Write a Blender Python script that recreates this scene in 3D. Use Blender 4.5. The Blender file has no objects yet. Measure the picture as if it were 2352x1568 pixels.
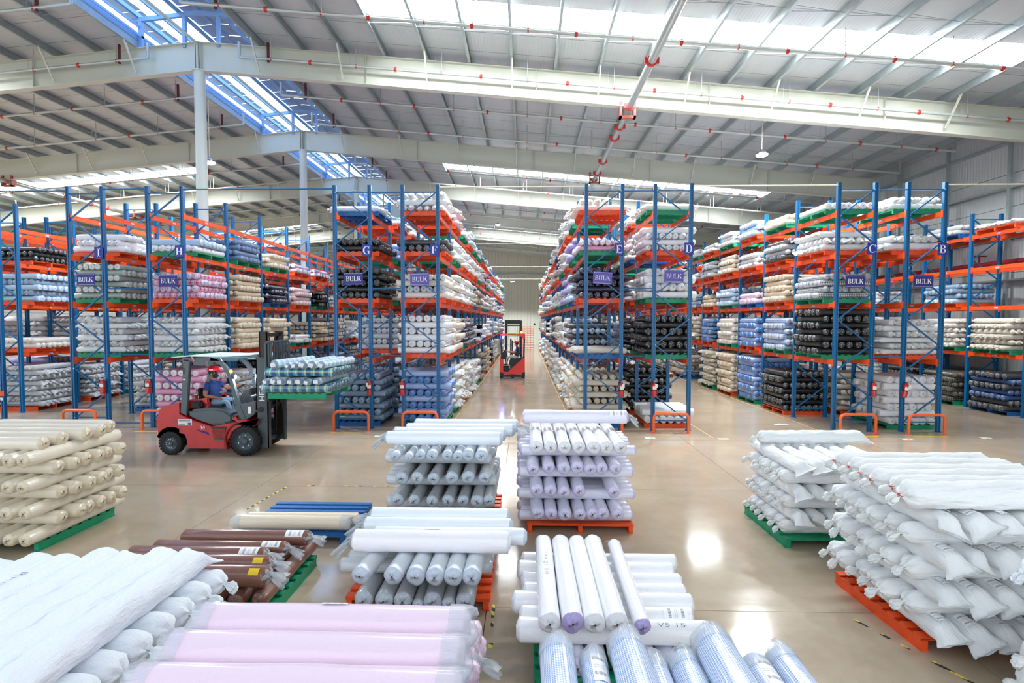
import bpy, math, random
import numpy as np
from mathutils import Vector, Matrix
R = random.Random(7)
PI = math.pi
scene = bpy.context.scene
COL = scene.collection

# ------------------------------------------------------------------ camera
F, PIT, YAW, ROL, HC = 1223.5, .0396, .0249, .0011, 3.1
def cray(a, b):
    c, s = math.cos(-ROL), math.sin(-ROL)
    xn, yn = c*a - s*b, s*a + c*b
    c, s = math.cos(PIT), math.sin(PIT)
    y, z = c - s*yn, -s - c*yn
    c, s = math.cos(YAW), math.sin(YAW)
    return Vector((c*xn - s*y, s*xn + c*y, z))
fw = cray(0, 0); rt = cray(1, 0) - fw; dn = cray(0, 1) - fw
cam_d = bpy.data.cameras.new('camera'); cam = bpy.data.objects.new('camera', cam_d); COL.objects.link(cam)
m = Matrix((rt.normalized(), (-dn).normalized(), (-fw).normalized())).transposed().to_4x4()
m.translation = Vector((0, 0, HC)); cam.matrix_world = m
cam_d.sensor_width = 36; cam_d.lens = F*36/2352; cam_d.clip_end = 300; cam_d.clip_start = .05
scene.camera = cam
def px_depth(p):
    v = Vector(p) - Vector((0, 0, HC)); return v.dot(fw)
def px(p):
    v = Vector(p) - Vector((0, 0, HC)); d = v.dot(fw)
    if d < .1: return None
    return 1176 + F*v.dot(rt)/d, 784 + F*v.dot(dn)/d, F/d

# ------------------------------------------------------------------ world, exposure
vs = scene.view_settings
vs.view_transform = 'Standard'; vs.look = 'None'; vs.gamma = 1; vs.use_curve_mapping = False
vs.exposure = 0.62
world = bpy.data.worlds.new('world'); scene.world = world; world.use_nodes = True
bg = world.node_tree.nodes['Background']
bg.inputs[0].default_value = (.86, .93, 1.0, 1); bg.inputs[1].default_value = 1.35
SKY_PANEL = 38.0       # daylight through the translucent roof sheets
LANTERN = 3.2
scene.cycles.max_bounces = 6; scene.cycles.diffuse_bounces = 4; scene.cycles.glossy_bounces = 3
scene.cycles.transmission_bounces = 2; scene.cycles.transparent_max_bounces = 4
scene.cycles.sample_clamp_indirect = 6
scene.cycles.use_denoising = True

# ------------------------------------------------------------------ materials
def lin(h):
    if isinstance(h, str):
        c = [int(h[i:i+2], 16)/255 for i in (0, 2, 4)]
    else: c = h
    return tuple(((x/12.92) if x <= .04045 else ((x+.055)/1.055)**2.4) for x in c) + (1,)
MATS = {}
class NT:
    def __init__(s, name):
        s.m = bpy.data.materials.new(name); s.m.use_nodes = True
        s.t = s.m.node_tree; s.n = s.t.nodes; s.l = s.t.links
        s.p = s.n['Principled BSDF']
    def node(s, k, **kw):
        n = s.n.new(k)
        for a, b in kw.items(): setattr(n, a, b)
        return n
    def link(s, a, b): s.l.new(a, b)
    def math(s, op, a, b=None, c=None):
        n = s.n.new('ShaderNodeMath'); n.operation = op
        for i, v in enumerate((a, b, c)):
            if v is None: continue
            if isinstance(v, (int, float)): n.inputs[i].default_value = v
            else: s.link(v, n.inputs[i])
        return n.outputs[0]
    def mix(s, f, a, b):
        n = s.n.new('ShaderNodeMix'); n.data_type = 'RGBA'
        for i, v in ((0, f), (6, a), (7, b)):
            if isinstance(v, (int, float)): n.inputs[i].default_value = v
            elif isinstance(v, tuple): n.inputs[i].default_value = v
            else: s.link(v, n.inputs[i])
        return n.outputs[2]
    def noise(s, vec, scale, detail=2, rough=.5):
        n = s.n.new('ShaderNodeTexNoise'); n.inputs['Scale'].default_value = scale
        n.inputs['Detail'].default_value = detail; n.inputs['Roughness'].default_value = rough
        if vec is not None: s.link(vec, n.inputs['Vector'])
        return n.outputs[0]
    def mapping(s, vec, sc, loc=(0, 0, 0)):
        n = s.n.new('ShaderNodeMapping'); n.inputs['Scale'].default_value = sc; n.inputs['Location'].default_value = loc
        s.link(vec, n.inputs['Vector']); return n.outputs[0]
    def bump(s, h, strength, dist=.02):
        n = s.n.new('ShaderNodeBump'); n.inputs['Strength'].default_value = strength; n.inputs['Distance'].default_value = dist
        s.link(h, n.inputs['Height']); s.link(n.outputs[0], s.p.inputs['Normal']); return n
    def set(s, col=None, rough=None, metal=None, coat=None, coatr=None, em=None, ems=None, alpha=None, trans=None):
        I = s.p.inputs
        if col is not None: I['Base Color'].default_value = col
        if rough is not None: I['Roughness'].default_value = rough
        if metal is not None: I['Metallic'].default_value = metal
        if coat is not None: I['Coat Weight'].default_value = coat
        if coatr is not None: I['Coat Roughness'].default_value = coatr
        if em is not None: I['Emission Color'].default_value = em; I['Emission Strength'].default_value = ems
        if alpha is not None: I['Alpha'].default_value = alpha
        if trans is not None: I['Transmission Weight'].default_value = trans
def mat(name, hexc='888888', rough=.5, metal=0, bump=0, bscale=20, coat=0, var=0, em=0, emc=None, alpha=None, trans=None, coatr=.1):
    if name in MATS: return MATS[name]
    N = NT(name); c = lin(hexc)
    N.set(col=c, rough=rough, metal=metal, coat=coat, coatr=coatr, alpha=alpha, trans=trans)
    if em: N.set(em=lin(emc or hexc), ems=em)
    if bump or var:
        tc = N.node('ShaderNodeTexCoord').outputs['Object']
        nz = N.noise(tc, bscale, 4)
        if bump: N.bump(nz, bump)
        if var:
            cr = N.node('ShaderNodeValToRGB'); N.link(nz, cr.inputs[0])
            d = tuple(x*(1-var) for x in c[:3]) + (1,)
            cr.color_ramp.elements[0].position = .3; cr.color_ramp.elements[0].color = d
            cr.color_ramp.elements[1].position = .6; cr.color_ramp.elements[1].color = c
            N.link(cr.outputs[0], N.p.inputs['Base Color'])
    MATS[name] = N.m; return N.m

# fabric colours: body, end, wrapped in glossy film?, pattern
FAB = {
 'white': ('f3f4f7', 'ecedf2', 1, None), 'offwhite': ('e9e4da', 'efebe2', 1, None), 'cream': ('eadcc2', 'efe4cf', 1, None),
 'beige': ('d6c5aa', 'd9cbb4', 1, None), 'pale beige': ('e3d9c6', 'dfd0b4', 1, None),
 'pink': ('e6a8c8', 'f6f1f5', 1, None), 'pale pink': ('f2dcee', 'efd6e8', 1, None), 'blush': ('e2c2c6', 'e7d3d0', 1, None),
 'lavender': ('e6e6f5', 'd4d0ee', 1, None), 'violet-ended white': ('eff0f8', 'b3a6dd', 1, None), 'violet': ('a9a3dc', 'b9b4e6', 1, None), 'mauve': ('cbb6cf', 'e2d6e2', 1, None),
 'sky blue': ('9fb9e6', '4a86cf', 1, None), 'light blue': ('b4cfe8', 'c9dff2', 1, None), 'slate blue': ('8297ad', '8fb0c8', 1, None),
 'dark blue': ('2b4f86', '33588f', 1, 'crinkle_glint'), 'pale grey': ('d3d7da', 'c3cfda', 1, None), 'grey': ('b3b7ba', 'bac6d1', 1, None),
 'ice white': ('e8eff5', 'c3d2df', 1, None),
 'black': ('14171c', '14171c', 1, 'crinkle_glint'), 'navy': ('17173a', '17173a', 1, 'crinkle_glint'), 'dark green': ('27302c', '27302c', 1, 'crinkle_glint'),
 'charcoal': ('3a3d42', '3a3d42', 1, 'crinkle_glint'), 'sage': ('a8b4ac', 'e6e8e2', 1, None), 'brown': ('80513f', '7a4d3c', 1, None),
 'blue gingham': ('f4f7fc', 'dfe9f6', 1, ('g', '7fa6dd', .013)), 'black gingham': ('e8ecf0', 'b8bfc8', 1, ('g', '22262e', .05)),
 'blue plaid': ('dfe8f4', 'c8d6e8', 1, ('g', '3f74b8', .045)), 'dark plaid': ('8a8478', '55534e', 1, ('g', '1b1d22', .09)),
 'denim check': ('7f96ba', '6d86ac', 1, ('g', '48628c', .03)),
 'green plaid': ('2c6f8c', '43606f', 1, ('p',)), 'pale plaid': ('c8dcea', '7f93a6', 1, ('r',)), 'pink plaid': ('d8a8c4', 'dccbe6', 1, ('q',)),
 'white woven': ('eef1f2', 'e9eceb', 0, None), 'cream woven': ('ddd6c8', 'dbd3c4', 0, None), 'bluish white woven': ('eef4fb', 'e9f0f6', 0, None),
 'grey woven': ('cfd2d4', 'cfd2d4', 0, None),
}
def fabric(cn):
    key = 'fabric_' + cn.replace(' ', '_')
    if key in MATS: return MATS[key], MATS[key + '_end']
    body, end, film, pat = FAB[cn]
    N = NT(key); uv = N.node('ShaderNodeUVMap').outputs[0]
    c = lin(body)
    N.set(col=c, rough=.55 if film else .75)
    colout = None
    if isinstance(pat, tuple):
        sep = N.node('ShaderNodeSeparateXYZ'); N.link(uv, sep.inputs[0])
        if pat[0] == 'g':
            s = pat[2]
            a = N.math('LESS_THAN', N.math('FRACT', N.math('DIVIDE', sep.outputs[0], s)), .5)
            b = N.math('LESS_THAN', N.math('FRACT', N.math('DIVIDE', sep.outputs[1], s)), .5)
            f = N.math('MULTIPLY', N.math('ADD', a, b), .5)
            colout = N.mix(f, c, lin(pat[1]))
        else:
            cols = ['2f4f8c', '4ab8ae', '8a4a72', 'e2e2b0', '55bcb0', '35528c'] if pat[0] == 'p' else ['a4b8da', 'b4e0e0', 'b9a8c8', 'eef0d8', 'b8e4e2', '9fb2d8'] if pat[0] == 'r' else ['c23f66', 'd9b3cf', 'b9a9d6', 'f0e6ee', 'c7477a', 'd9b3cf']
            res = None
            for ax, per in ((0, .19), (1, .15)):
                cr = N.node('ShaderNodeValToRGB'); cr.color_ramp.interpolation = 'CONSTANT'
                N.link(N.math('FRACT', N.math('DIVIDE', sep.outputs[ax], per)), cr.inputs[0])
                pos = [0, .3, .52, .56, .72, .8]
                while len(cr.color_ramp.elements) < 6: cr.color_ramp.elements.new(.5)
                for e, p_, h_ in zip(cr.color_ramp.elements, pos, cols): e.position = p_; e.color = lin(h_)
                res = cr.outputs[0] if res is None else N.mix(.4, res, cr.outputs[0])
            colout = res
    if film:
        st = N.mapping(uv, (9, 22, 1)); nz = N.noise(st, 1.6, 5, .62)
        cr = N.node('ShaderNodeValToRGB'); N.link(nz, cr.inputs[0])
        cr.color_ramp.elements[0].position = .60; cr.color_ramp.elements[0].color = (0, 0, 0, 1)
        cr.color_ramp.elements[1].position = .74; cr.color_ramp.elements[1].color = (1, 1, 1, 1)
        f = N.math('MULTIPLY', cr.outputs[0], .12 if not (pat == 'crinkle_glint') else .06)
        colout = N.mix(f, colout if colout is not None else c, (.85, .88, .92, 1))  # faint pale streaks paint the film's reflections into the colour
        N.bump(nz, .5, .012)
        N.set(coat=.8, coatr=.16)
    else:
        st = N.mapping(uv, (3, 12, 1)); nz = N.noise(st, 2.2, 5, .6)
        N.bump(nz, .9, .03)
    if colout is not None: N.link(colout, N.p.inputs['Base Color'])
    MATS[key] = N.m
    # the end face: wound turns, gathered film and its painted reflections, a core hole
    E = NT(key + '_end'); uv = E.node('ShaderNodeUVMap').outputs[0]
    ce = lin(end); E.set(col=ce, rough=.5)
    ln = E.node('ShaderNodeVectorMath', operation='LENGTH'); E.link(uv, ln.inputs[0]); r = ln.outputs['Value']
    ring = E.math('SINE', E.math('MULTIPLY', r, 95))
    nr = E.node('ShaderNodeVectorMath', operation='NORMALIZE'); E.link(uv, nr.inputs[0])
    cb = E.node('ShaderNodeCombineXYZ'); sx = E.node('ShaderNodeSeparateXYZ'); E.link(nr.outputs[0], sx.inputs[0])
    E.link(sx.outputs[0], cb.inputs[0]); E.link(sx.outputs[1], cb.inputs[1]); E.link(E.math('MULTIPLY', r, 1.6), cb.inputs[2])
    nz = E.noise(cb.outputs[0], 3.2, 4, .6)
    dark = tuple(x*.82 for x in ce[:3]) + (1,)
    colr = E.mix(E.math('MULTIPLY', E.math('ADD', ring, 1), .25), ce, dark)
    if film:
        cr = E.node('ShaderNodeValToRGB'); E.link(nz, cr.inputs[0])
        lo, hi = (.52, .66) if pat == 'crinkle_glint' else (.58, .72)
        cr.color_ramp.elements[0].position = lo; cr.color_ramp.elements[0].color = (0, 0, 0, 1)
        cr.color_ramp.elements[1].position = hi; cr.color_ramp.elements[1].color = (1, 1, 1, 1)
        colr = E.mix(E.math('MULTIPLY', cr.outputs[0], .75 if pat == 'crinkle_glint' else .45), colr, (.82, .86, .9, 1))  # whitish bunched film, with its reflections painted as radial streaks
        E.set(coat=.7, coatr=.15)
        hole = E.math('LESS_THAN', r, .055)
        colr = E.mix(hole, colr, (.05, .04, .035, 1))
    E.bump(nz, .6, .015)
    E.link(colr, E.p.inputs['Base Color'])
    MATS[key + '_end'] = E.m
    return N.m, E.m

def label_mat():
    if 'paper_label' in MATS: return MATS['paper_label']
    N = NT('paper_label'); uv = N.node('ShaderNodeUVMap').outputs[0]
    sep = N.node('ShaderNodeSeparateXYZ'); N.link(uv, sep.inputs[0])
    u, v = sep.outputs[0], sep.outputs[1]
    bars = N.math('GREATER_THAN', N.noise(N.mapping(uv, (60, .01, 1)), 1.0, 0), .5)
    def band(a, b): return N.math('MULTIPLY', N.math('GREATER_THAN', v, a), N.math('LESS_THAN', v, b))
    inx = N.math('MULTIPLY', N.math('GREATER_THAN', u, .1), N.math('LESS_THAN', u, .9))
    b = N.math('ADD', band(.74, .86), band(.2, .32))
    small = N.math('MULTIPLY', band(.42, .62), N.math('GREATER_THAN', N.math('FRACT', N.math('MULTIPLY', v, 14)), .62))
    f = N.math('MULTIPLY', N.math('MULTIPLY', b, bars), inx)
    f2 = N.math('MULTIPLY', N.math('MULTIPLY', small, inx), .35)
    N.link(N.mix(N.math('MAXIMUM', f, f2), lin('f7f8fa'), (.02, .02, .05, 1)), N.p.inputs['Base Color'])
    N.set(rough=.5); MATS['paper_label'] = N.m; return N.m

# ------------------------------------------------------------------ mesh tools
class MB:
    def __init__(s): s.v = []; s.f = []; s.mi = []; s.uv = {}
    def add(s, vs, fs, mi=0):
        o = len(s.v); s.v += [tuple(q) for q in vs]
        for f in fs: s.f.append(tuple(i+o for i in f)); s.mi.append(mi)
        return s
    def box(s, x0, x1, y0, y1, z0, z1, mi=0, M=None):
        vs = [Vector((x, y, z)) for x in (x0, x1) for y in (y0, y1) for z in (z0, z1)]
        if M is not None: vs = [M @ q for q in vs]
        return s.add(vs, [(0, 1, 3, 2), (4, 6, 7, 5), (0, 4, 5, 1), (2, 3, 7, 6), (0, 2, 6, 4), (1, 5, 7, 3)], mi)
    def bar(s, a, b, w, h, mi=0, up=(0, 0, 1)):
        a, b = Vector(a), Vector(b); d = (b-a).normalized(); up = Vector(up)
        sd = d.cross(up)
        if sd.length < 1e-4: sd = d.cross(Vector((1, 0, 0)))
        sd.normalize(); u = sd.cross(d).normalized()
        vs = [p + sd*(w/2)*i + u*(h/2)*j for p in (a, b) for i in (-1, 1) for j in (-1, 1)]
        return s.add(vs, [(0, 1, 3, 2), (4, 6, 7, 5), (0, 4, 5, 1), (2, 3, 7, 6), (0, 2, 6, 4), (1, 5, 7, 3)], mi)
    def tube(s, pts, r, n=10, mi=0, cap=True):
        pts = [Vector(p) for p in pts]; rs = r if isinstance(r, (list, tuple)) else [r]*len(pts)
        o = len(s.v); prev = None
        for i, p in enumerate(pts):
            d = (pts[min(i+1, len(pts)-1)] - pts[max(i-1, 0)]).normalized()
            ref = prev if prev is not None else (Vector((0, 0, 1)) if abs(d.z) < .9 else Vector((1, 0, 0)))
            u = (ref - d*ref.dot(d)).normalized(); w = d.cross(u); prev = u
            for k in range(n):
                t = 2*PI*k/n; s.v.append(tuple(p + (u*math.cos(t) + w*math.sin(t))*rs[i]))
        for i in range(len(pts)-1):
            for k in range(n):
                a, b = o+i*n+k, o+i*n+(k+1) % n; s.f.append((a, b, b+n, a+n)); s.mi.append(mi)
        if cap:
            s.f.append(tuple(o+k for k in range(n))[::-1]); s.mi.append(mi)
            e = o+(len(pts)-1)*n; s.f.append(tuple(e+k for k in range(n))); s.mi.append(mi)
        return s
    def prism(s, poly, a, b, axis='Y', mi=0):
        n = len(poly)
        def P(q, t):
            if axis == 'Y': return (q[0], t, q[1])
            if axis == 'X': return (t, q[0], q[1])
            return (q[0], q[1], t)
        vs = [P(q, a) for q in poly] + [P(q, b) for q in poly]
        fs = [tuple(range(n))[::-1], tuple(range(n, 2*n))] + [(i, (i+1) % n, n+(i+1) % n, n+i) for i in range(n)]
        return s.add(vs, fs, mi)
    def ball(s, c, r, mi=0, n=10, sc=(1, 1, 1)):
        c = Vector(c); vs = []; fs = []; m_ = n//2
        for i in range(m_+1):
            ph = PI*i/m_
            for k in range(n):
                t = 2*PI*k/n
                vs.append((c.x+r*sc[0]*math.sin(ph)*math.cos(t), c.y+r*sc[1]*math.sin(ph)*math.sin(t), c.z+r*sc[2]*math.cos(ph)))
        for i in range(m_):
            for k in range(n):
                a, b = i*n+k, i*n+(k+1) % n; fs.append((a, a+n, b+n, b))
        return s.add(vs, fs, mi)
    def lathe(s, prof, c, axis='Y', n=24, mi=0, cap=True):
        c = Vector(c); o = len(s.v); vs = []; fs = []; mis = []
        for (t, r) in prof:
            for k in range(n):
                a = 2*PI*k/n; p, q = r*math.cos(a), r*math.sin(a)
                v = {'Y': (p, t, q), 'X': (t, p, q), 'Z': (p, q, t)}[axis]
                vs.append(c + Vector(v))
        for i in range(len(prof)-1):
            for k in range(n):
                a, b = i*n+k, i*n+(k+1) % n; fs.append((a, b, b+n, a+n))
        if cap: fs.append(tuple(range(n))); fs.append(tuple((len(prof)-1)*n+k for k in range(n))[::-1])
        return s.add(vs, fs, mi)
    def mesh(s, name, mats, smooth=False, bevel=0, angle=40):
        me = bpy.data.meshes.new(name); me.from_pydata(s.v, [], s.f)
        for m_ in (mats if isinstance(mats, (list, tuple)) else [mats]): me.materials.append(m_)
        me.polygons.foreach_set('material_index', s.mi)
        me.validate(); me.update()
        import bmesh
        bm = bmesh.new(); bm.from_mesh(me); bmesh.ops.recalc_face_normals(bm, faces=bm.faces)
        if bevel: bmesh.ops.bevel(bm, geom=[e for e in bm.edges if len(e.link_faces) == 2 and e.calc_face_angle(0) > .6], offset=bevel, segments=2, affect='EDGES', clamp_overlap=True)
        if smooth or bevel:
            for f in bm.faces: f.smooth = True
            for e in bm.edges:
                if len(e.link_faces) == 2 and e.calc_face_angle(0) > math.radians(angle): e.smooth = False
        bm.to_mesh(me); bm.free(); return me
    def build(s, name, mats, parent=None, **kw):
        k2 = {k: kw.pop(k) for k in ('smooth', 'bevel', 'angle') if k in kw}
        return ob(name, s.mesh(name, mats, **k2), parent, **kw)
def ob(name, me, parent=None, loc=(0, 0, 0), rot=(0, 0, 0), sc=(1, 1, 1), label=None, cat=None, group=None, kind=None):
    o = bpy.data.objects.new(name, me); COL.objects.link(o)
    o.location = loc; o.rotation_euler = rot; o.scale = sc
    if parent is not None: o.parent = parent
    if label: o['label'] = label
    if cat: o['category'] = cat
    if group: o['group'] = group
    if kind: o['kind'] = kind
    return o
def empty(name, loc=(0, 0, 0), rot=(0, 0, 0), **kw): return ob(name, None, None, loc, rot, **kw)
ORD = ['zeroth', 'first', 'second', 'third', 'fourth', 'fifth', 'sixth', 'seventh', 'eighth', 'ninth', 'tenth', 'eleventh', 'twelfth']

# materials of the hall
M_or = mat('orange_paint', 'f4561c', .38, var=.12, bscale=6)
M_bl = mat('blue_paint', '006299', .35, var=.08, bscale=3)
M_gr = mat('green_paint', '0a9468', .42, var=.12, bscale=6)
M_pbl = mat('pallet_blue_paint', '1a66ad', .45, var=.2, bscale=14)
M_beam = mat('cream_steel_paint', 'c9cbbd', .45)
M_galv = mat('galvanised_steel', 'a9b3b5', .38, metal=.55, var=.15, bscale=9)
M_pipe = mat('pipe_steel', 'b9bfba', .4, metal=.35)
M_red = mat('red_paint', 'c8322c', .4)
M_dkred = mat('oxide_red_paint', '5d2226', .5)
M_redp = mat('bracket_red', 'b4584a', .45)
M_yel = mat('yellow_paint', 'f2c01e', .6, var=.25, bscale=8)
M_wh = mat('white_paint', 'e9ebe8', .5)
M_blk = mat('black_rubber', '17181a', .6, bump=.2, bscale=60)
M_steel = mat('bare_steel', '8f9496', .3, metal=.9)
M_bolt = mat('bolt_steel', 'd6dadc', .3, metal=.8)

# ------------------------------------------------------------------ floor: cast slabs with open joints
def floor_mat():
    N = NT('polished_concrete'); tc = N.node('ShaderNodeTexCoord').outputs['Object']
    geo = N.node('ShaderNodeNewGeometry').outputs['Position']
    n1 = N.noise(geo, .55, 6, .62); n2 = N.noise(geo, 9, 4, .6)
    n3 = N.noise(N.mapping(geo, (.5, 2.5, 1)), 1.3, 4, .6)
    cr = N.node('ShaderNodeValToRGB'); N.link(n1, cr.inputs[0])
    cr.color_ramp.elements[0].position = .3; cr.color_ramp.elements[0].color = lin('a38f76')
    cr.color_ramp.elements[1].position = .7; cr.color_ramp.elements[1].color = lin('c0af98')
    c2 = N.mix(N.math('MULTIPLY', n2, .35), cr.outputs[0], lin('8f7e69'))
    c3 = N.mix(N.math('MULTIPLY', n3, .3), c2, lin('c9bda9'))
    N.link(c3, N.p.inputs['Base Color'])
    rr = N.node('ShaderNodeMapRange'); N.link(n3, rr.inputs[0]); rr.inputs[3].default_value = .05; rr.inputs[4].default_value = .2
    N.link(rr.outputs[0], N.p.inputs['Roughness']); N.bump(n2, .04, .01)
    N.p.inputs['Specular IOR Level'].default_value = .6
    return N.m
M_floor = floor_mat()
XL, XR, YF, YB = -41.0, 18.0, 70.0, -4.0
RIDGE = -11.43; Z0 = 13.05; SL = .09
floor = MB().box(XL, XR, YB, YF, -.3, -.02).build('floor', mat('joint_filler', '5d5348', .8), kind='structure')
SX, SY = 4.54, 4.1
slab = MB().box(.004, SX-.004, .004, SY-.004, -.02, 0).mesh('slab', M_floor)
xs = [-.41 + SX*i for i in range(-9, 4)]; ys = [-2.57-4.1 + SY*i for i in range(0, 19)]
for x in xs:
    for y in ys:
        if x+SX < XL or x > XR: continue
        ob('slab', slab, floor, (x, y, 0))

# ------------------------------------------------------------------ ceiling
def roofz(x, z0=Z0): return z0 - SL*abs(x-RIDGE)
def foil_mat(name, base, seam=True, axis=0, metal=.15, bs=.22):
    N = NT(name); geo = N.node('ShaderNodeNewGeometry').outputs['Position']
    sep = N.node('ShaderNodeSeparateXYZ'); N.link(geo, sep.inputs[0])
    w = N.math('SINE', N.math('MULTIPLY', sep.outputs[axis], 60 if axis == 0 else 45))
    nz = N.noise(geo, 1.1, 5, .6)
    h = N.math('ADD', N.math('MULTIPLY', w, .12), nz)
    N.bump(h, bs, .05)
    c = lin(base); d = tuple(x*.78 for x in c[:3]) + (1,)
    col = N.mix(nz, d, c)
    if seam:
        f = N.math('LESS_THAN', N.math('FRACT', N.math('DIVIDE', sep.outputs[1 if axis == 0 else 2], 1.22)), .02)
        col = N.mix(f, col, lin('6d7478'))
    N.link(col, N.p.inputs['Base Color']); N.set(rough=.38, metal=metal)
    return N.m
M_foil = foil_mat('foil_insulation', 'ccd1d4')
M_foilw = foil_mat('wall_foil_insulation', 'dadede', axis=1, metal=.25, bs=.7)
P_SP = 1.465
PX_R = [RIDGE + 2.15 + .02 + P_SP*i for i in range(19)]
PX_R = [x for x in PX_R if x < XR-.2]
PX_L = [2*RIDGE - x for x in PX_R]; 
while PX_L[-1]-P_SP > XL: PX_L.append(PX_L[-1]-P_SP)
BANDS = [(15.45, 16.6), (32.0, 33.2), (49.9, 51.2)]
mb = MB(); sky_cells = []
def cell(x0, x1, y0, y1):
    mb.add([(x0, y0, roofz(x0)), (x1, y0, roofz(x1)), (x1, y1, roofz(x1)), (x0, y1, roofz(x0))], [(0, 1, 2, 3)])
    mb.add([(x0, y0, roofz(x0)+.08), (x1, y0, roofz(x1)+.08), (x1, y1, roofz(x1)+.08), (x0, y1, roofz(x0)+.08)], [(0, 1, 2, 3)])
for PXS, s in ((PX_R, 1), (PX_L, -1)):
    edges = PXS + [XR if s > 0 else XL]
    for i in range(len(edges)-1):
        x0, x1 = sorted((edges[i], edges[i+1])); y = YB
        sk = (-4.2 < (x0+x1)/2 < 13.7) if s > 0 else (-37 < (x0+x1)/2 < -19.0)
        if sk:
            for (b0, b1) in BANDS: cell(x0, x1, y, b0); sky_cells.append((x0, x1, b0, b1)); y = b1
        cell(x0, x1, y, YF)
ceiling = mb.build('ceiling', M_foil, kind='structure')
M_sky = mat('translucent_roof_sheet', 'ffffff', .6, em=SKY_PANEL, emc='f6fbff')
for (x0, x1, b0, b1) in sky_cells:
    q = MB()
    n = 6
    for k in range(n):   # shallow corrugated translucent sheet
        xa, xb = x0+(x1-x0)*k/n, x0+(x1-x0)*(k+1)/n; dz = .03 if k % 2 else 0
        q.add([(xa, b0, roofz(xa)+dz), (xb, b0, roofz(xb)+dz), (xb, b1, roofz(xb)+dz), (xa, b1, roofz(xa)+dz)], [(3, 2, 1, 0)])
    o = ob('skylight_panel', None); bpy.data.objects.remove(o)
    me = bpy.data.meshes.new('skylight_panel'); me.from_pydata(q.v, [], q.f); me.materials.append(M_sky)
    ob('skylight_panel', me, ceiling, label='bright translucent roof sheet')
# purlins: lipped channels running the length of the hall
pm = MB().prism([(-.04, -.26), (.045, -.26), (.045, -.235), (.0, -.25), (-.03, -.25), (-.03, -.01), (.05, -.01), (.05, 0), (-.04, 0)], YB, YF).mesh('purlin', M_galv)
for x in PX_R + PX_L: ob('purlin', pm, ceiling, (x, 0, roofz(x)))
rodm = MB()
# rafters and columns
BY = [1.35, 10.05, 18.75, 27.45, 36.15, 44.85, 53.55, 62.25]
def ibeam(x0, z0a, d0, x1, z1a, d1, y, M=M_beam, name='roof_beam', parent=None):
    b = MB(); tf = .02; w = .125
    def top(t): return z0a+(z1a-z0a)*t
    for (za, zb, ww) in ((0, -tf, w), (None, None, .008)):
        pass
    # web
    b.add([(x0, y-.006, z0a-tf), (x1, y-.006, z1a-tf), (x1, y-.006, z1a-d1+tf), (x0, y-.006, z0a-d0+tf),
           (x0, y+.006, z0a-tf), (x1, y+.006, z1a-tf), (x1, y+.006, z1a-d1+tf), (x0, y+.006, z0a-d0+tf)],
          [(0, 1, 2, 3), (7, 6, 5, 4), (0, 3, 7, 4), (1, 5, 6, 2), (0, 4, 5, 1), (3, 2, 6, 7)])
    for (a0, a1) in (((z0a, z0a-tf), (z1a, z1a-tf)), ((z0a-d0+tf, z0a-d0), (z1a-d1+tf, z1a-d1))):
        b.add([(x0, y-w, a0[0]), (x1, y-w, a1[0]), (x1, y-w, a1[1]), (x0, y-w, a0[1]), (x0, y+w, a0[0]), (x1, y+w, a1[0]), (x1, y+w, a1[1]), (x0, y+w, a0[1])],
              [(0, 1, 2, 3), (7, 6, 5, 4), (0, 3, 7, 4), (1, 5, 6, 2), (0, 4, 5, 1), (3, 2, 6, 7)])
    L = x1-x0
    for k in range(1, int(abs(L)/5.9)+1):   # stiffener plates
        t = k*5.9/abs(L)
        if t >= 1: break
        x = x0+L*t; zt = z0a+(z1a-z0a)*t; d = d0+(d1-d0)*t
        b.box(x-.008, x+.008, y-w+.01, y+w-.01, zt-d+tf, zt-tf)
    return b.build(name, M, parent, **({} if parent else dict(kind='structure')))
fb = MB().bar((0, 0, 0), (0, 0, 1), .05, .05).mesh('flange_brace', M_beam)
for bi, y in enumerate(BY):
    top = lambda x: roofz(x)-.27
    zr = top(RIDGE)
    rb = ibeam(RIDGE, zr, .98, XR-.5, top(XR-.5), 1.05, y)
    lb = ibeam(RIDGE, zr, .98, XL+.5, top(XL+.5), 1.05, y)
    MB().box(RIDGE-.03, RIDGE-.005, y-.14, y+.14, zr-.98, zr+.02).box(RIDGE+.005, RIDGE+.03, y-.14, y+.14, zr-.98, zr+.02).box(RIDGE-.1, RIDGE-.085, y-.12, y+.12, zr-.97, zr).box(RIDGE+.085, RIDGE+.1, y-.12, y+.12, zr-.97, zr).build('splice_plate', M_beam, rb)
    for side, PXS, par in ((1, PX_R, rb), (-1, PX_L, lb)):
        for i, x in enumerate(PXS):
            if i % 2 == 0 and x < XR-1.5 and x > -30:
                a = Vector((x, y-.12, roofz(x)-1.24+.1)); b_ = Vector((x+.02, y-.75, roofz(x)-.2)); d = b_-a
                o = ob('flange_brace', fb, par, a); o.rotation_euler = d.to_track_quat('Z', 'Y').to_euler(); o.scale = (1, 1, d.length)
    MB().lathe([(0, .2), (.02, .2), (.02, .185), (zr-1.0, .185), (zr-1.0, .24), (zr-.97, .24)], (RIDGE, y, 0), 'Z', 28).build('round_column', mat('column_paint', 'cfd4cc', .4), kind='structure', smooth=True)
    MB().box(XR-.7, XR-.3, y-.02+.12, y+.02+.12, 0, top(XR)-.05).box(XR-.7, XR-.3, y-.14, y-.1, 0, top(XR)-.05).box(XR-.56, XR-.54, y-.12, y+.12, 0, top(XR)-.05).build('wall_column', M_beam, kind='structure')
    if y > 12: MB().box(RIDGE-.03, RIDGE+.03, y, y+.01, zr-.2, zr-.1).build('cleat', M_beam, rb)
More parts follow.
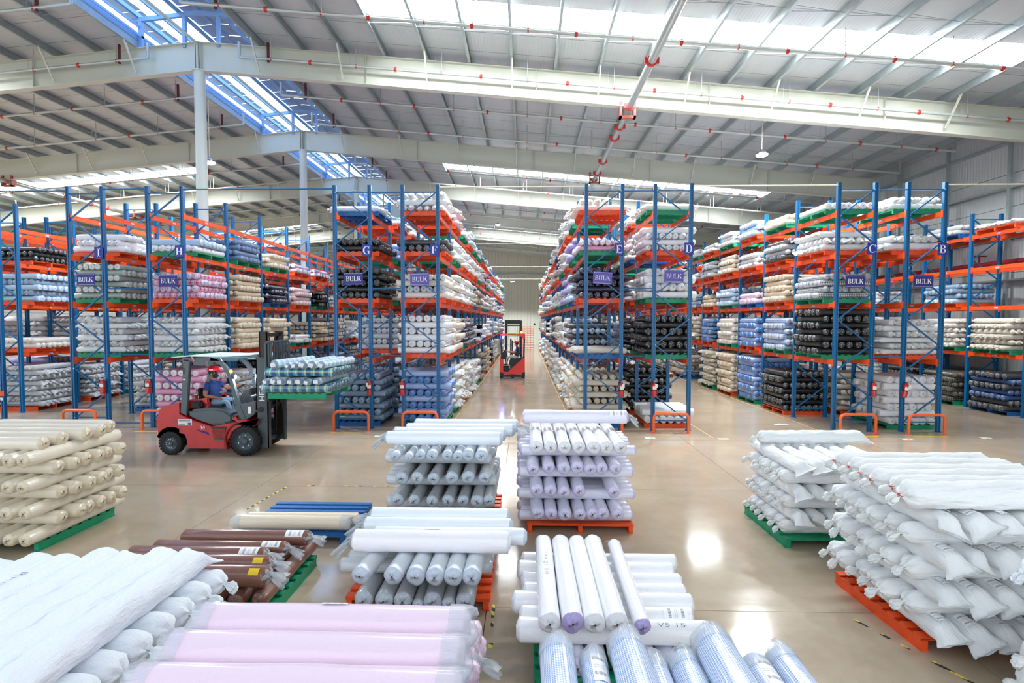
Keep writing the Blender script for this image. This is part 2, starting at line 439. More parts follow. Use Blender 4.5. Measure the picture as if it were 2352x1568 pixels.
# ridge struts between the rafters
for a, b in zip(BY[:-1], BY[1:]):
    MB().tube([(RIDGE-.02, a+.13, roofz(RIDGE)-.32), (RIDGE-.02, b-.13, roofz(RIDGE)-.32)], .05, 12).build('ridge_strut', mat('strut_paint', 'c5cbc6', .4), ceiling, smooth=True)
# bracing rods across the purlins
rods = MB()
for y in [b+f for b in BY for f in (2.2, 4.3, 6.5)]:
    for PXS in (PX_R, PX_L):
        for i in range(len(PXS)-1):
            x0, x1 = PXS[i], PXS[i+1]
            if x1 < -32 or y > 66: continue
            rods.tube([(x0, y, roofz(x0)-.09), (x1, y, roofz(x1)-.2)], .007, 4)
            rods.tube([(x0, y+.12, roofz(x0)-.2), (x1, y+.12, roofz(x1)-.09)], .007, 4)
o = rods.build('sag_rods', M_galv, ceiling); o['kind'] = 'stuff'
# ridge lantern: raised roof on small frames above the open ridge
M_lanm = foil_mat('lantern_metal_sheet', 'a3b4c8', seam=False, axis=1, metal=.3)
M_lant = mat('lantern_clear_sheet', 'bcdcff', .5, em=LANTERN, emc='92c2ff')
M_lanf = mat('lantern_steel', '86a6cc', .4)
lant = empty('lantern_roof', (0, 0, 0), kind='structure')
X_L, X_R = RIDGE-2.15, RIDGE+2.15
for s in (-1, 1):
    for k in range(int((YF-YB)/2.9)):
        y0 = YB + k*2.9
        for (u0, u1, mm, nm) in ((0, .75, M_lanm, 'metal_sheet'), (.75, 2.05, M_lant if k % 3 else M_lant, 'clear_sheet'), (2.05, 2.75, M_lanm, 'metal_sheet')):
            if s > 0 and nm == 'clear_sheet': u0 = 1.45
            if s > 0 and u1 == .75: u1 = 1.45
            q = MB(); n = 7
            for j in range(n):
                ya, yb = y0+2.9*j/n, y0+2.9*(j+1)/n; dz = .025*(j % 2)
                q.add([(RIDGE+s*u0, ya, 14.12-.1*u0+dz), (RIDGE+s*u1, ya, 14.12-.1*u1+dz), (RIDGE+s*u1, yb, 14.12-.1*u1+dz), (RIDGE+s*u0, yb, 14.12-.1*u0+dz)], [(0, 1, 2, 3)])
            q.build(nm, mm, lant)
    x = RIDGE+s*2.15
    MB().box(x-.02, x+.02, YB, YF, roofz(x)-.05, roofz(x)+.28).build('curb', M_lanf, lant)
    MB().box(x-.045, x+.045, YB, YF, roofz(x)-.28, roofz(x)-.06).build('curb_channel', M_galv, lant)
    MB().box(x-s*.14-.015, x-s*.14+.015, YB, YF, roofz(x)+.1, roofz(x)+.18).build('curb_rail', M_lanf, lant)
    MB().box(x-.03, x+.03, YB, YF, 13.62, 13.78).build('eaves_rail', M_lanf, lant)
    MB().box(x-s*.08-.02, x-s*.08+.02, YB, YF, roofz(x)+.42, roofz(x)+.5).build('side_rail', M_lanf, lant)
for u in (-2.1, -1.4, -.7, 0, .7, 1.4, 2.1):
    MB().box(RIDGE+u-.03, RIDGE+u+.03, YB, YF, 13.86-.1*abs(u), 14.0-.1*abs(u)).build('lantern_purlin', M_lanf, lant)
for y in BY:
    q = MB()
    for u in (-2.05, -.5, .7, 2.05): q.box(RIDGE+u-.055, RIDGE+u+.055, y-.06, y+.06, 12.62, 13.82-.1*abs(u))
    q.build('lantern_post', M_lanf, lant)
    q = MB()
    for s in (-1, 1): q.bar((RIDGE, y, 13.8), (RIDGE+s*2.35, y, 13.56), .1, .14)
    q.build('lantern_rafter', M_lanf, lant)

# ------------------------------------------------------------------ walls
MB().box(XR, XR+.1, YB, YF, 0, roofz(XR)).build('wall_right', M_foilw, kind='structure')
MB().box(XL-.1, XL, YB, YF, 0, roofz(XL)).build('wall_left', M_foilw, kind='structure')
wr = MB()
for z in (1.2, 2.9, 4.6, 6.3, 8.0, 9.7): wr.box(XR-.26, XR-.02, 9, YF, z-.04, z+.04)
wr.build('wall_girts', M_galv, kind='structure')
for y in [11.5+2.9*k for k in range(20)]: MB().box(XR-.3, XR-.2, y-.06, y+.06, 0, roofz(XR)-.1).build('wall_stud', M_galv, kind='structure')
zt = roofz(RIDGE)
M_clad = mat('cream_cladding', 'd6d7c8', .45)
fwl = MB().prism([(XL, 0), (XR, 0), (XR, roofz(XR)), (RIDGE, roofz(RIDGE)), (XL, roofz(XL))], YF, YF+.1).build('wall_far', M_clad, kind='structure')
q = MB()
x = -22.0
while x < XR: q.prism([(x-.05, YF), (x-.02, YF-.05), (x+.02, YF-.05), (x+.05, YF)], 0, roofz(x)-.1, 'Z'); x += .42
o = q.build('cladding_rib', M_clad, fwl); o['kind'] = 'stuff'
MB().box(-22, XR, YF-.2, YF-.06, 9.1, 9.22).build('girt', M_galv, fwl)
fp = MB().tube([(XR-.42, 12, 5.25), (XR-.42, 60, 5.25)], .09, 12)
o = fp.build('fire_main_pipe', mat('fire_red', '9c2430', .4), label='dark red fire main pipe along the silver wall behind the racks', cat='pipe', smooth=True)
q = MB().tube([(XR-.42, 21.2, 5.3), (XR-.42, 21.2, 5.6)], .035, 8).tube([(XR-.7, 21.2, 5.6), (XR-.15, 21.2, 5.6)], .03, 8); q.build('valve_handle', mat('fire_red', '9c2430', .4), o)

# ------------------------------------------------------------------ sprinkler pipes, mains, lamps
coup = MB().lathe([(-.045, .02), (-.045, .062), (.045, .062), (.045, .02)], (0, 0, 0), 'X', 10).box(-.03, .03, -.015, .015, -.082, .082).mesh('coupling', M_red, smooth=True)
hang = MB().tube([(0, 0, .04), (0, 0, .76)], .016, 6).box(-.02, .02, -.045, .045, -.05, .05, 1).tube([(-.2, 0, .04), (-.2, 0, .55)], .006, 5).mesh('hanger', [M_pipe, M_red])
drop = MB().box(-.035, .035, -.03, .03, -.35, .3).mesh('pipe_stay', M_dkred)
SY0 = 15.3
k = 0
yy = SY0-3.12
rows_y = []
while yy < 66: rows_y.append(yy); yy += 3.12
for i, y in enumerate(rows_y):
    for s in (1, -1):
        xa = RIDGE + s*1.6; xb = XR-1.2 if s > 0 else -33
        z = lambda x: roofz(x, 12.27)
        p = MB().tube([(xa, y, z(xa)+.5), (xa, y, z(xa)), (xa+s*.05, y, z(xa+s*.05)), (xb, y, z(xb)), (xb, y, z(xb)+.5)], .05, 8)
        o = p.build('sprinkler_pipe', M_pipe, smooth=True, cat='pipe', group='sprinkler pipes under the roof',
                    label='%s grey sprinkler pipe from the camera with red couplings under the %s roof slope' % (ORD[i+1] if i < 12 else str(i+1)+'th', 'right' if s > 0 else 'left'))
        ang = math.atan(SL)*s
        L = abs(xb-xa); n = int(L/2.93)
        for k in range(n):
            x = xa+s*(1.1+2.93*k); ob('hanger', hang, o, (x, y, z(x)))
            if k % 2 == 1 or i < 4:
                x2 = x+s*1.35
                if abs(x2) < 40: ob('coupling', coup, o, (x2, y, z(x2)), (0, ang, 0))
        ob('pipe_stay', drop, o, (RIDGE+s*2.6, y, z(RIDGE+s*2.6)+.25))
M_main = mat('main_pipe_steel', 'b4bab8', .32, metal=.5, var=.1, bscale=4)
def main_pipe(X, lab):
    o = MB().tube([(X, 8, 10.3), (X, 68, 10.3)], .11, 18).build('main_pipe', M_main, smooth=True, cat='pipe', label=lab)
    cl = MB().lathe([(-.05, .1), (-.05, .15), (.05, .15), (.05, .1)], (0, 0, 0), 'Y', 16).box(-.2, -.14, -.04, .04, -.07, .1).box(.14, .2, -.04, .04, -.07, .1).mesh('pipe_clamp', M_red, smooth=True)
    y = 12.18
    for yy in rows_y + [yy+1.9 for yy in rows_y[2::2]]: ob('pipe_clamp', cl, o, (X, yy-.1, 10.3))
    for y in BY[1:]:
        MB().box(X-.28, X-.2, y-.1, y+.1, 10.05, 10.6).box(X+.2, X+.28, y-.1, y+.1, 10.05, 10.6).box(X-.28, X+.28, y-.1, y+.1, 10.05, 10.12).build('pipe_bracket', M_redp, o)
main_pipe(3.5, 'thick grey main pipe with red clamps over the middle aisle')
main_pipe(-27.0, 'thick grey main pipe over the far left racks')
M_lamp = mat('lamp_glow', 'ffffff', .5, em=60, emc='eaf6ff')
def lamp(X, Y, z, lab, W=1600):
    zt = roofz(X)-.27
    o = empty('high_bay_lamp', (X, Y, z), label=lab, cat='lamp')
    MB().tube([(0, 0, .15), (0, 0, zt-z)], .012, 6).build('cable', mat('cable_cream', 'd9cfb4', .6), o)
    MB().lathe([(.02, .05), (.0, .2), (.06, .2), (.1, .12), (.16, .06), (.2, .03)], (0, 0, 0), 'Z', 24).build('housing', M_steel, o, smooth=True)
    MB().ball((0, 0, .015), .2, sc=(1, 1, .42), n=20).build('lens', M_lamp, o, smooth=True)
    ld = bpy.data.lights.new('lamp_light', 'SPOT'); ld.energy = W; ld.spot_size = 2.6; ld.shadow_soft_size = .18; ld.color = (.93, .97, 1)
    lo = bpy.data.objects.new('lamp_light', ld); COL.objects.link(lo); lo.location = (0, 0, -.11); lo.parent = o
lamp(8.35, 19.3, 8.95, 'lit round high bay lamp hanging over the racks D and C')
lamp(-11.65, 19.6, 8.9, 'lit round high bay lamp hanging beside the nearest round column')
lamp(-2.25, 43.6, 10.85, 'lit round high bay lamp near the roof over the middle aisle', 3500)
lamp(-1.45, 60, 7.47, 'lit round high bay lamp in front of the far wall', 2600)
# ------------------------------------------------------------------ pallet racks
Y0, BAY, NB = 15.08, 2.216, 19
HR = 6.905
LV = [0, 1.93, 3.54, 4.9, 6.05]
def post_mat():
    N = NT('perforated_post'); tc = N.node('ShaderNodeTexCoord').outputs['Object']
    sep = N.node('ShaderNodeSeparateXYZ'); N.link(tc, sep.inputs[0])
    def dots(a):
        fz = N.math('SUBTRACT', N.math('FRACT', N.math('DIVIDE', sep.outputs[2], .075)), .5)
        fa = N.math('DIVIDE', N.math('SUBTRACT', N.math('ABSOLUTE', a), .022), .075)
        r = N.math('SQRT', N.math('ADD', N.math('MULTIPLY', fz, fz), N.math('MULTIPLY', fa, fa)))
        return N.math('LESS_THAN', r, .13)
    f = N.math('MAXIMUM', dots(sep.outputs[0]), 0)
    N.link(N.mix(f, lin('006299'), (.006, .02, .05, 1)), N.p.inputs['Base Color']); N.set(rough=.32)
    return N.m
M_post = post_mat()
post_near = MB().prism([(-.05, -.045), (-.018, -.045), (-.018, -.03), (.018, -.03), (.018, -.045), (.05, -.045), (.05, .05), (.03, .05), (.03, .03), (-.03, .03), (-.03, .05), (-.05, .05)], 0, HR, 'Z').box(-.07, .07, -.08, .08, 0, .012).mesh('post', M_post)
NZ = 9; ZA, ZB = .27, 6.70
def brace_mesh(first, w=1.0):
    q = MB(); st = (ZB-ZA)/NZ; side = first
    q.bar((.04, 0, ZB), (w-.04, 0, ZB), .03, .045, up=(0, 1, 0)); q.bar((.04, 0, ZA), (w-.04, 0, ZA), .03, .045, up=(0, 1, 0))
    z = ZB
    for i in range(NZ):
        xa, xb = (.04, w-.04) if side == 0 else (w-.04, .04)
        q.bar((xa, 0, z), (xb, 0, z-st), .03, .045, up=(0, 1, 0)); side = 1-side; z -= st
    return q
bm_ = [brace_mesh(s).mesh('bracing', M_bl) for s in (0, 1)]
bolts = []
for s in (0, 1):
    q = MB(); side = s; z = ZB; st = (ZB-ZA)/NZ
    for i in range(NZ+1):
        q.ball((.045 if side == 0 else .955, -.055, z), .014, n=6); side = 1-side; z -= st
    bolts.append(q.mesh('bolts', M_bolt))
far_frame = [brace_mesh(s).box(-.05, .05, -.045, .045, 0, HR).box(.95, 1.05, -.045, .045, 0, HR).mesh('upright_frame', M_bl) for s in (0, 1)]
bq = MB()
L_ = BAY-.1
bq.box(-.025, .025, .05, BAY-.05, -.065, .065).box(-.03, .03, .05, BAY-.05, .03, .05).box(-.03, .03, .05, BAY-.05, -.05, -.03)
for yb in (.055, BAY-.055): bq.box(-.035, .035, yb-.03, yb+.03, -.12, .1)
bq.box(-.031, .031, BAY/2-.07, BAY/2+.07, -.025, .025, 1)
beam_me = bq.mesh('beam', [M_or, mat('load_sticker', 'a9c4ea', .5)])
sidebr = MB()
for (a, b) in ((0, 0),):
    sidebr.box(-.052, .052, -.05, .05, -.12, .1)
RACKS = [  # letter, X of the left post, first brace side, bays, first bay
 ('K', -19.65, 1, 8, 1), ('J', -17.8, 1, 10, 1), ('I', -13.09, 1, 12, 0), ('H', -10.78, 1, NB, 0), ('G', -5.40, 0, NB, 0), ('F', -3.47, 1, NB, 0),
 ('E', 1.70, 1, NB, 0), ('D', 3.61, 0, NB, 0), ('C', 8.65, 1, NB, 0), ('B', 10.53, 1, 8, 0), ('A', 15.9, 0, 10, 0)]
rdesc = {'K': 'blue and orange pallet rack at the far left edge, behind the leftmost front rack',
 'J': 'blue and orange pallet rack at the left edge, left of the rack signed I',
 'A': 'blue and orange pallet rack against the silver wall, right of the rack signed B'}
RK = {}
for (nm, X, fs, nb, n0) in RACKS:
    r = empty('pallet_rack', (X, Y0, 0), label=rdesc.get(nm, 'blue and orange pallet rack with the blue letter sign %s on its front post' % nm), cat='rack', group='pallet racks')
    RK[nm] = r
    for n in range(n0, n0+nb+1):
        if n < 6:
            fr = ob('upright_frame', bm_[fs], r, (0, n*BAY, 0))
            ob('post', post_near, fr, (0, 0, 0)); ob('post', post_near, fr, (1.0, 0, 0))
            if n < 3: ob('bolts', bolts[fs], fr, kind='stuff')
        else: ob('upright_frame', far_frame[fs], r, (0, n*BAY, 0))
    for n in range(n0, n0+nb):
        for z in LV[1:]:
            for x in (0, 1.0): ob('beam', beam_me, r, (x, n*BAY, z))
    if n0 == 0:
        for z in LV[1:]:
            for x in (-.0, 1.0): MB().box(x-.06, x+.06, -.02, .06, z-.1, z+.1).build('beam_bracket', M_or, r)
# tie bars joining the tops of the racks, spacers between the back to back rows
def tie(x0, x1, z, m_, lab, r=.018, y=Y0-.03):
    MB().tube([(x0, y, z), (x1, y, z)], r, 8).build('tie_bar', m_, smooth=True, label=lab, cat='bar')
M_cb = mat('tie_cream', 'ddd9bf', .4)
tie(-12.04, -10.83, 6.82, M_bl, 'blue tie bar joining the tops of racks I and H'); tie(-19, -13.14, 6.78, M_bl, 'blue tie bar from the top of rack I to the left edge')
tie(-9.73, -5.45, 6.8, M_bl, 'long blue tie bar joining the tops of racks H and G'); tie(-4.35, -3.52, 6.7, M_bl, 'short blue tie bar joining the tops of racks G and F')
tie(-2.42, 1.65, 6.83, M_cb, 'cream tie bar over the middle aisle'); tie(2.75, 3.56, 6.7, M_bl, 'short blue tie bar joining the tops of racks E and D')
tie(4.66, 8.6, 6.83, M_cb, 'cream tie bar joining the tops of racks D and C'); tie(9.7, 10.48, 6.7, M_bl, 'short blue tie bar joining the tops of racks C and B')
tie(11.58, 17.3, 6.83, M_cb, 'cream tie bar from the top of rack B to the wall column')
tie(-12.04, -10.83, .12, M_bl, 'blue floor bar between racks I and H')
for (a, b, nmx) in ((-4.35, -3.52, 'G and F'), (2.75, 3.56, 'E and D'), (9.7, 10.48, 'C and B'), (-12.04, -10.83, 'I and H')):
    for z, w in ((4.0, 'upper'), (2.1, 'lower')): tie(a, b, z, M_bl, '%s blue row spacer between racks %s' % (w, nmx), .015)
for nn, y in enumerate((Y0+5*BAY, Y0+10*BAY, Y0+15*BAY)):
    tie(-2.42, 1.65, 6.83, M_cb, '%s cream tie bar over the middle aisle, behind the front one' % ORD[nn+1], .02, y)

# ------------------------------------------------------------------ rolls and sacks: templates (axis along X, length 1, diameter 1)
NPR = np.random.RandomState(3)
def lathe_np(stations, n, mod=None, flat=None, seed=0):
    """stations: (x, r, mat, uvmode)"""
    rs = np.random.RandomState(seed); S = len(stations)
    th = np.arange(n)*2*PI/n
    V = np.zeros((S, n, 3))
    for i, st in enumerate(stations):
        x, r = st[0], st[1]
        rr = np.full(n, r); xx = np.full(n, x)
        if mod is not None: dr, dx = mod(x, r, th, i); rr = rr+dr; xx = xx+dx
        y = rr*np.cos(th); z = rr*np.sin(th)
        if flat is not None: fy, fz, oz = flat(x); y = y*fy; z = z*fz+oz
        V[i] = np.stack([xx, y, z], -1)
    V = V.reshape(-1, 3)
    LVl, LT, MI, UV = [], [], [], []
    for i in range(S-1):
        mi = max(stations[i][2], stations[i+1][2]) if stations[i][2] != stations[i+1][2] else stations[i][2]
        for k in range(n):
            k2 = (k+1) % n
            q = (i*n+k, i*n+k2, (i+1)*n+k2, (i+1)*n+k); LVl += q; LT.append(4); MI.append(mi)
            for (a, kk) in ((i, k), (i, k+1), (i+1, k+1), (i+1, k)):
                v = V[a*n + kk % n]
                UV.append((v[1], v[2]) if mi == 1 else (v[0]*1.5, kk/n*.6))
    for (i, rev) in ((0, 0), (S-1, 1)):
        q = [i*n+k for k in range(n)]
        if not rev: q = q[::-1]
        LVl += q; LT.append(n); MI.append(stations[i][2])
        for a in q: UV.append((V[a][1], V[a][2]))
    LVl = np.array(LVl); LT = np.array(LT)
    # orient outwards: reverse each side quad
    out = []; st = 0; uvo = []
    for t in LT:
        seg = LVl[st:st+t]
        if t == 4: seg = seg[::-1]; uvo += UV[st:st+t][::-1]
        else: uvo += UV[st:st+t]
        out.append(seg); st += t
    return dict(V=V, L=np.concatenate(out), T=LT, M=np.array(MI), U=np.array(uvo))
def T_roll(seed, n, nb, film):
    rs = np.random.RandomState(seed); ph = rs.rand(8)*6.28
    b = [(-.492+.984*i/nb, .5, 0) for i in range(nb+1)]
    k = .012 if film else 0
    e = [(-.503-k, .06, 1), (-.5-k, .3, 1), (-.498, .47, 1)]
    st = e + b + [(-x, r, m_) for x, r, m_ in e[::-1]]
    if n <= 8: st = [(-.5, .49, 0), (.5, .49, 0)]
    def mod(x, r, th, i):
        a = .005 if abs(x) < .49 else (.011 if film else .004)
        dr = a*(np.sin(3*th+ph[0]+x*5)+np.sin(5*th+ph[1]-x*9)+np.sin(2*th+x*17+ph[2]))
        dx = (.003 if film else .001)*np.sin(3*th+ph[3]+r*20)*(1 if abs(x) > .49 else 0)*(r > .1)
        return (dr if r > .1 else 0*th), dx
    t = lathe_np(st, n, mod, None, seed)
    if n <= 8: t['M'][-2:] = 1
    return t
def T_sack(seed, n, nb, both=False):
    rs = np.random.RandomState(seed); ph = rs.rand(8)*6.28
    knot = [(-.575, .10, 1), (-.57, .19, 1), (-.548, .2, 1), (-.53, .10, 1), (-.518, .07, 1), (-.508, .15, 1), (-.498, .32, 0), (-.48, .45, 0), (-.455, .5, 0)]
    b = [(-.42+.84*i/nb, .5, 0) for i in range(nb+1)]
    fl = [(.46, .5, 0), (.485, .49, 0), (.505, .46, 0), (.53, .5, 0), (.55, .54, 0), (.562, .55, 0)]
    if both: fl = [(-x, r, m_) for x, r, m_ in knot[::-1]]
    st = knot+b+fl
    droop = rs.rand()*.2
    def mod(x, r, th, i):
        g = max(0, (abs(x)-.44)*8) if (x < 0 or both) else 0
        dr = (.014*(np.sin(3*th+ph[0]+x*7)+np.sin(2*th+ph[1]-x*11)+np.sin(5*th+x*23+ph[2])) + .013*np.sin(x*40+ph[5])*np.sin(th*2+ph[6]) + .012*np.sin(x*63+th*3+ph[7]) + .014*np.sin(x*21-th*4+ph[3])*np.sin(x*9+ph[1]))*min(1, r*2)
        dr = dr + r*.09*g*np.sin(11*th+ph[3]) + (r*.16*np.sin(9*th+ph[4])*(abs(x) > .515) if (x < 0 or both) else 0)
        return dr, 0*th+(.006*np.sin(5*th+ph[5]) if abs(x) > .45 else 0)
    def flat(x):
        if x < 0 or both:
            oz = -max(0, (abs(x)-.51))*(3.4 if x < 0 else 1.5)*(1+droop*3)
            return 1, .94, oz
        f = min(1, max(0, (x-.47)/.085)); return 1+.38*f, .94-.86*f, -.22*f+.07*f*math.sin(seed)
    if n <= 8:
        st = [(-.54, .12, 1), (-.51, .08, 1), (-.47, .47, 0), (.47, .5, 0), (.54, .5, 0)]
        return lathe_np(st, n, None, flat, seed)
    return lathe_np(st, n, mod, flat, seed)
TPL = {}
def tpl(kind, lod, var):
    k = (kind, lod, var)
    if k not in TPL:
        n, nb = {0: (40, 26) if 'sack' in kind else (32, 12), 1: (16, 6), 2: (8, 1)}[lod]
        sd = 11*var+5
        TPL[k] = T_sack(sd, n, nb, kind == 'knot sack') if 'sack' in kind else T_roll(sd, n, nb, kind == 'film')
    return TPL[k]
def np_mesh(name, V, L, T, M, U, mats):
    me = bpy.data.meshes.new(name)
    me.vertices.add(len(V)); me.vertices.foreach_set('co', np.ascontiguousarray(V, dtype=np.float32).ravel())
    me.loops.add(len(L)); me.loops.foreach_set('vertex_index', L.astype(np.int32))
    me.polygons.add(len(T)); st = np.concatenate([[0], np.cumsum(T)[:-1]]).astype(np.int32)
    me.polygons.foreach_set('loop_start', st)
    for m_ in mats: me.materials.append(m_)
    me.polygons.foreach_set('material_index', M.astype(np.int32))
    me.polygons.foreach_set('use_smooth', (T == 4))
    uv = me.uv_layers.new(name='UVMap'); uv.data.foreach_set('uv', np.ascontiguousarray(U, dtype=np.float32).ravel())
    me.update(); me.validate(); return me
MC = {}
def roll_mesh(kind, lod, var, cn):
    k = (kind, lod, var, cn)
    if k not in MC:
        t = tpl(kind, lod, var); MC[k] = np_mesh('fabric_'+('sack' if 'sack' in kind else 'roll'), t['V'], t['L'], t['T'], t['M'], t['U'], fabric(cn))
    return MC[k]
SPECS = []
def roll(c, axis, L, D, col, kind='film', yaw=0, pitch=0, label=None, group=None, pri=0, rx=None, lab_paper=False, text=None, flip=None, core=True, where=None, tag=None):
    SPECS.append(dict(c=Vector(c), axis=axis, L=L, D=D, col=col, kind=kind, yaw=yaw, pitch=pitch, label=label, group=group, pri=pri,
                      rx=R.uniform(-.5, .5) if rx is None else rx, paper=lab_paper, text=text, flip=(R.random() < .5) if flip is None else flip, core=core, tag=tag))
    return SPECS[-1]
KN = {'sack': 'sack', 'knot sack': 'sack', 'film': 'wrapped roll', 'roll': 'roll'}
def ordn(i): return ORD[i+1] if i+1 < len(ORD) else '%dth' % (i+1)
def layer(axis, cross, z, D, a0, L, col, kind, stack, li, jit=.03, dvar=.12, **kw):
    """one layer of parallel rolls. axis 'X': cross = list of Y, a0 = left X.  axis 'Y': cross = list of X, a0 = front Y"""
    n = len(cross); order = sorted(range(n), key=lambda i: cross[i])
    for r_, i in enumerate(order):
        d = D*(1-dvar*R.random()); a = a0 + R.uniform(-jit, jit); off = -(D-d)/2
        cc = col if isinstance(col, str) else R.choice(col)
        if axis == 'X':
            c = (a+L/2, cross[i], z+off); lab = '%s %s, crosswise, %s from front, %s layer, %s' % (cc, KN[kind], ordn(r_), li, stack.replace('the ', ''))
        else:
            c = (cross[i], a+L/2, z+off); lab = '%s %s, lengthwise, %s from left, %s layer, %s' % (cc, KN[kind], ordn(r_), li, stack.replace('the ', ''))
        roll(c, axis, L*R.uniform(.98, 1.02), d, cc, kind, R.uniform(-.012, .012), label=lab, group='rolls of '+stack, **kw)
def spread(a, b, n, j=.012): return [a+(b-a)*(i+.5)/n + R.uniform(-j, j) for i in range(n)]

# ------------------------------------------------------------------ pallets
PALS = []   # (center, rotz, colour, label)
PC = {'orange': M_or, 'green': M_gr, 'blue': M_pbl}
def pallet(c, rot, col, label, sx=1.0, sy=1.0): PALS.append((Vector(c), rot, col, label, sx, sy))
PW, PD, PH = 1.55, 1.32, .14
rail_me = {k: MB().box(-.03, .03, -PD/2, PD/2, .0, .115).box(-.04, .04, -PD/2, PD/2, 0, .012).box(-.04, .04, -PD/2, PD/2, .103, .115).mesh('rail', m_) for k, m_ in PC.items()}
deck_me = {k: MB().box(-PW/2, PW/2, -.05, .05, .115, .135).box(-PW/2, PW/2, -.05, -.042, .1, .118).box(-PW/2, PW/2, .042, .05, .1, .118).mesh('deck_board', m_) for k, m_ in PC.items()}
whole_me = {}
for k, m_ in PC.items():
    q = MB()
    for x in (-PW/2+.04, 0, PW/2-.04): q.box(x-.03, x+.03, -PD/2, PD/2, 0, .115)
    for i in range(8): y = -PD/2+.05+(PD-.1)*i/7; q.box(-PW/2, PW/2, y-.05, y+.05, .115, .135)
    whole_me[k] = q.mesh('pallet', m_)

# ------------------------------------------------------------------ rack loads
def load(rk, bay, lev, pal, col, kind, nl, first='X', D=.19, n=7, fill=None, where=None):
    X = {a: x for a, x, *_ in RACKS}[rk]+.5; Yc = Y0+bay*BAY+BAY/2
    zb = LV[lev]+(.065 if lev else 0)
    lname = ('floor level', 'first shelf', 'second shelf', 'third shelf', 'top shelf')[lev]
    st = 'rack %s %s bay %s' % (rk, 'front' if bay == 0 else ORD[bay+1] if bay < 12 else str(bay+1)+'th', lname)
    pallet((X, Yc, zb), PI/2, pal, '%s pallet on %s' % (pal, st))
    z = zb+.135; ax = first
    if kind == 'sack' and R.random() < .72: kind = 'knot sack'
    if 'sack' in kind: n = min(n, 6)
    for j in range(nl):
        p = D*.93
        m_ = max(3, n if not (fill and j == nl-1) else fill)
        c0 = col if isinstance(col, str) else R.choice(col)
        Lr = R.uniform(1.45, 1.56)
        if ax == 'X': cr = spread(Yc-.72, Yc-.72+1.44*m_/n, m_); layer('X', cr, z+D/2, D, X-Lr/2+R.uniform(-.05, .05), Lr, c0, kind, st, ordn(j))
        else: cr = spread(X-.67, X-.67+1.34*m_/n, m_); layer('Y', cr, z+D/2, D, Yc-Lr/2+R.uniform(-.04, .04), Lr, c0, kind, st, ordn(j))
        z += p; ax = 'Y' if ax == 'X' else 'X'
NEAR = {}
def L(rk, bay, rows):
    for r_ in rows:
        if r_ is None: continue
        lev, pal, col, kind, nl = r_[:5]; kw = r_[5] if len(r_) > 5 else {}
        load(rk, bay, lev, pal, col, kind, nl, **kw)
    NEAR[(rk, bay)] = 1
W, C_, BW = 'white woven', 'cream woven', 'grey woven'
L('G', 0, [(4, 'blue', W, 'sack', 1), (3, 'orange', 'black', 'film', 2, dict(first='X', D=.2)), (2, 'orange', ['dark green', 'black'], 'film', 5, dict(first='Y')), (0, 'blue', 'slate blue', 'film', 8, dict(first='X', n=6))])
L('F', 0, [(4, 'orange', W, 'sack', 3, dict(first='Y', D=.2, n=6)), (3, 'orange', 'charcoal', 'roll', 2, dict(first='Y', n=6)), (2, 'orange', ['pale grey', 'offwhite'], 'roll', 4), (1, 'orange', ['white', 'white'], 'roll', 6, dict(first='X', D=.2, n=6)), (0, 'green', 'sky blue', 'roll', 8, dict(first='Y', D=.2, n=6))])
L('E', 0, [(4, 'orange', 'offwhite', 'sack', 2, dict(fill=4)), (3, 'green', 'pink', 'film', 2, dict(D=.17)), (2, 'orange', 'navy', 'film', 5, dict(first='Y', n=6)), (1, 'blue', C_, 'sack', 1), (0, 'blue', C_, 'sack', 8, dict(first='X'))])
L('D', 0, [(4, 'green', 'offwhite', 'sack', 1, dict(D=.22, n=6)), (3, 'orange', 'white', 'film', 4, dict(first='Y', D=.18)), (2, 'green', 'white', 'film', 4, dict(D=.23, n=6)), (1, 'green', 'black', 'film', 6, dict(D=.2, n=6)), (0, 'orange', 'white', 'roll', 2, dict(first='Y', D=.21, n=6))])
L('C', 0, [(4, 'green', 'white', 'roll', 1, dict(first='Y', D=.2)), (3, 'orange', W, 'sack', 3, dict(first='X', D=.2)), (2, 'green', 'black gingham', 'film', 4, dict(first='X', D=.19)), (1, 'green', 'black', 'film', 7, dict(D=.2, n=6))])
L('B', 0, [(4, 'green', W, 'sack', 2, dict(D=.2)), (3, 'orange', W, 'sack', 2, dict(D=.23, n=6)), (1, 'orange', W, 'sack', 6, dict(D=.18)), (0, 'green', 'white', 'roll', 7, dict(first='Y', D=.21, n=6))])
L('I', 0, [(3, 'orange', 'white', 'film', 3, dict(fill=4)), (2, 'green', 'sage', 'roll', 6, dict(D=.18)), (1, 'green', W, 'sack', 6, dict(D=.19))])
L('H', 0, [(3, 'green', ['light blue', 'white'], 'film', 2, dict(first='Y', D=.2)), (2, 'orange', 'pink plaid', 'film', 4, dict(D=.2)), (1, 'green', W, 'sack', 6, dict(D=.19, n=6)), (0, 'orange', 'pink', 'roll', 8, dict(D=.2, n=6))])
L('H', 1, [(3, 'green', 'denim check', 'film', 4), (2, 'orange', 'beige', 'film', 5), (1, 'orange', 'cream', 'roll', 6, dict(D=.19)), (0, 'green', ['pale grey', W], 'sack', 7)])
L('H', 2, [(3, 'green', 'cream', 'film', 3, dict(D=.18)), (2, 'blue', 'navy', 'film', 4), (1, 'orange', 'cream', 'roll', 6), (0, 'blue', 'black', 'film', 5)])
L('H', 3, [(3, 'orange', 'mauve', 'roll', 2), (2, 'orange', 'blush', 'film', 4, dict(D=.2)), (1, 'green', 'white', 'roll', 2), (0, 'orange', 'slate blue', 'film', 5)])
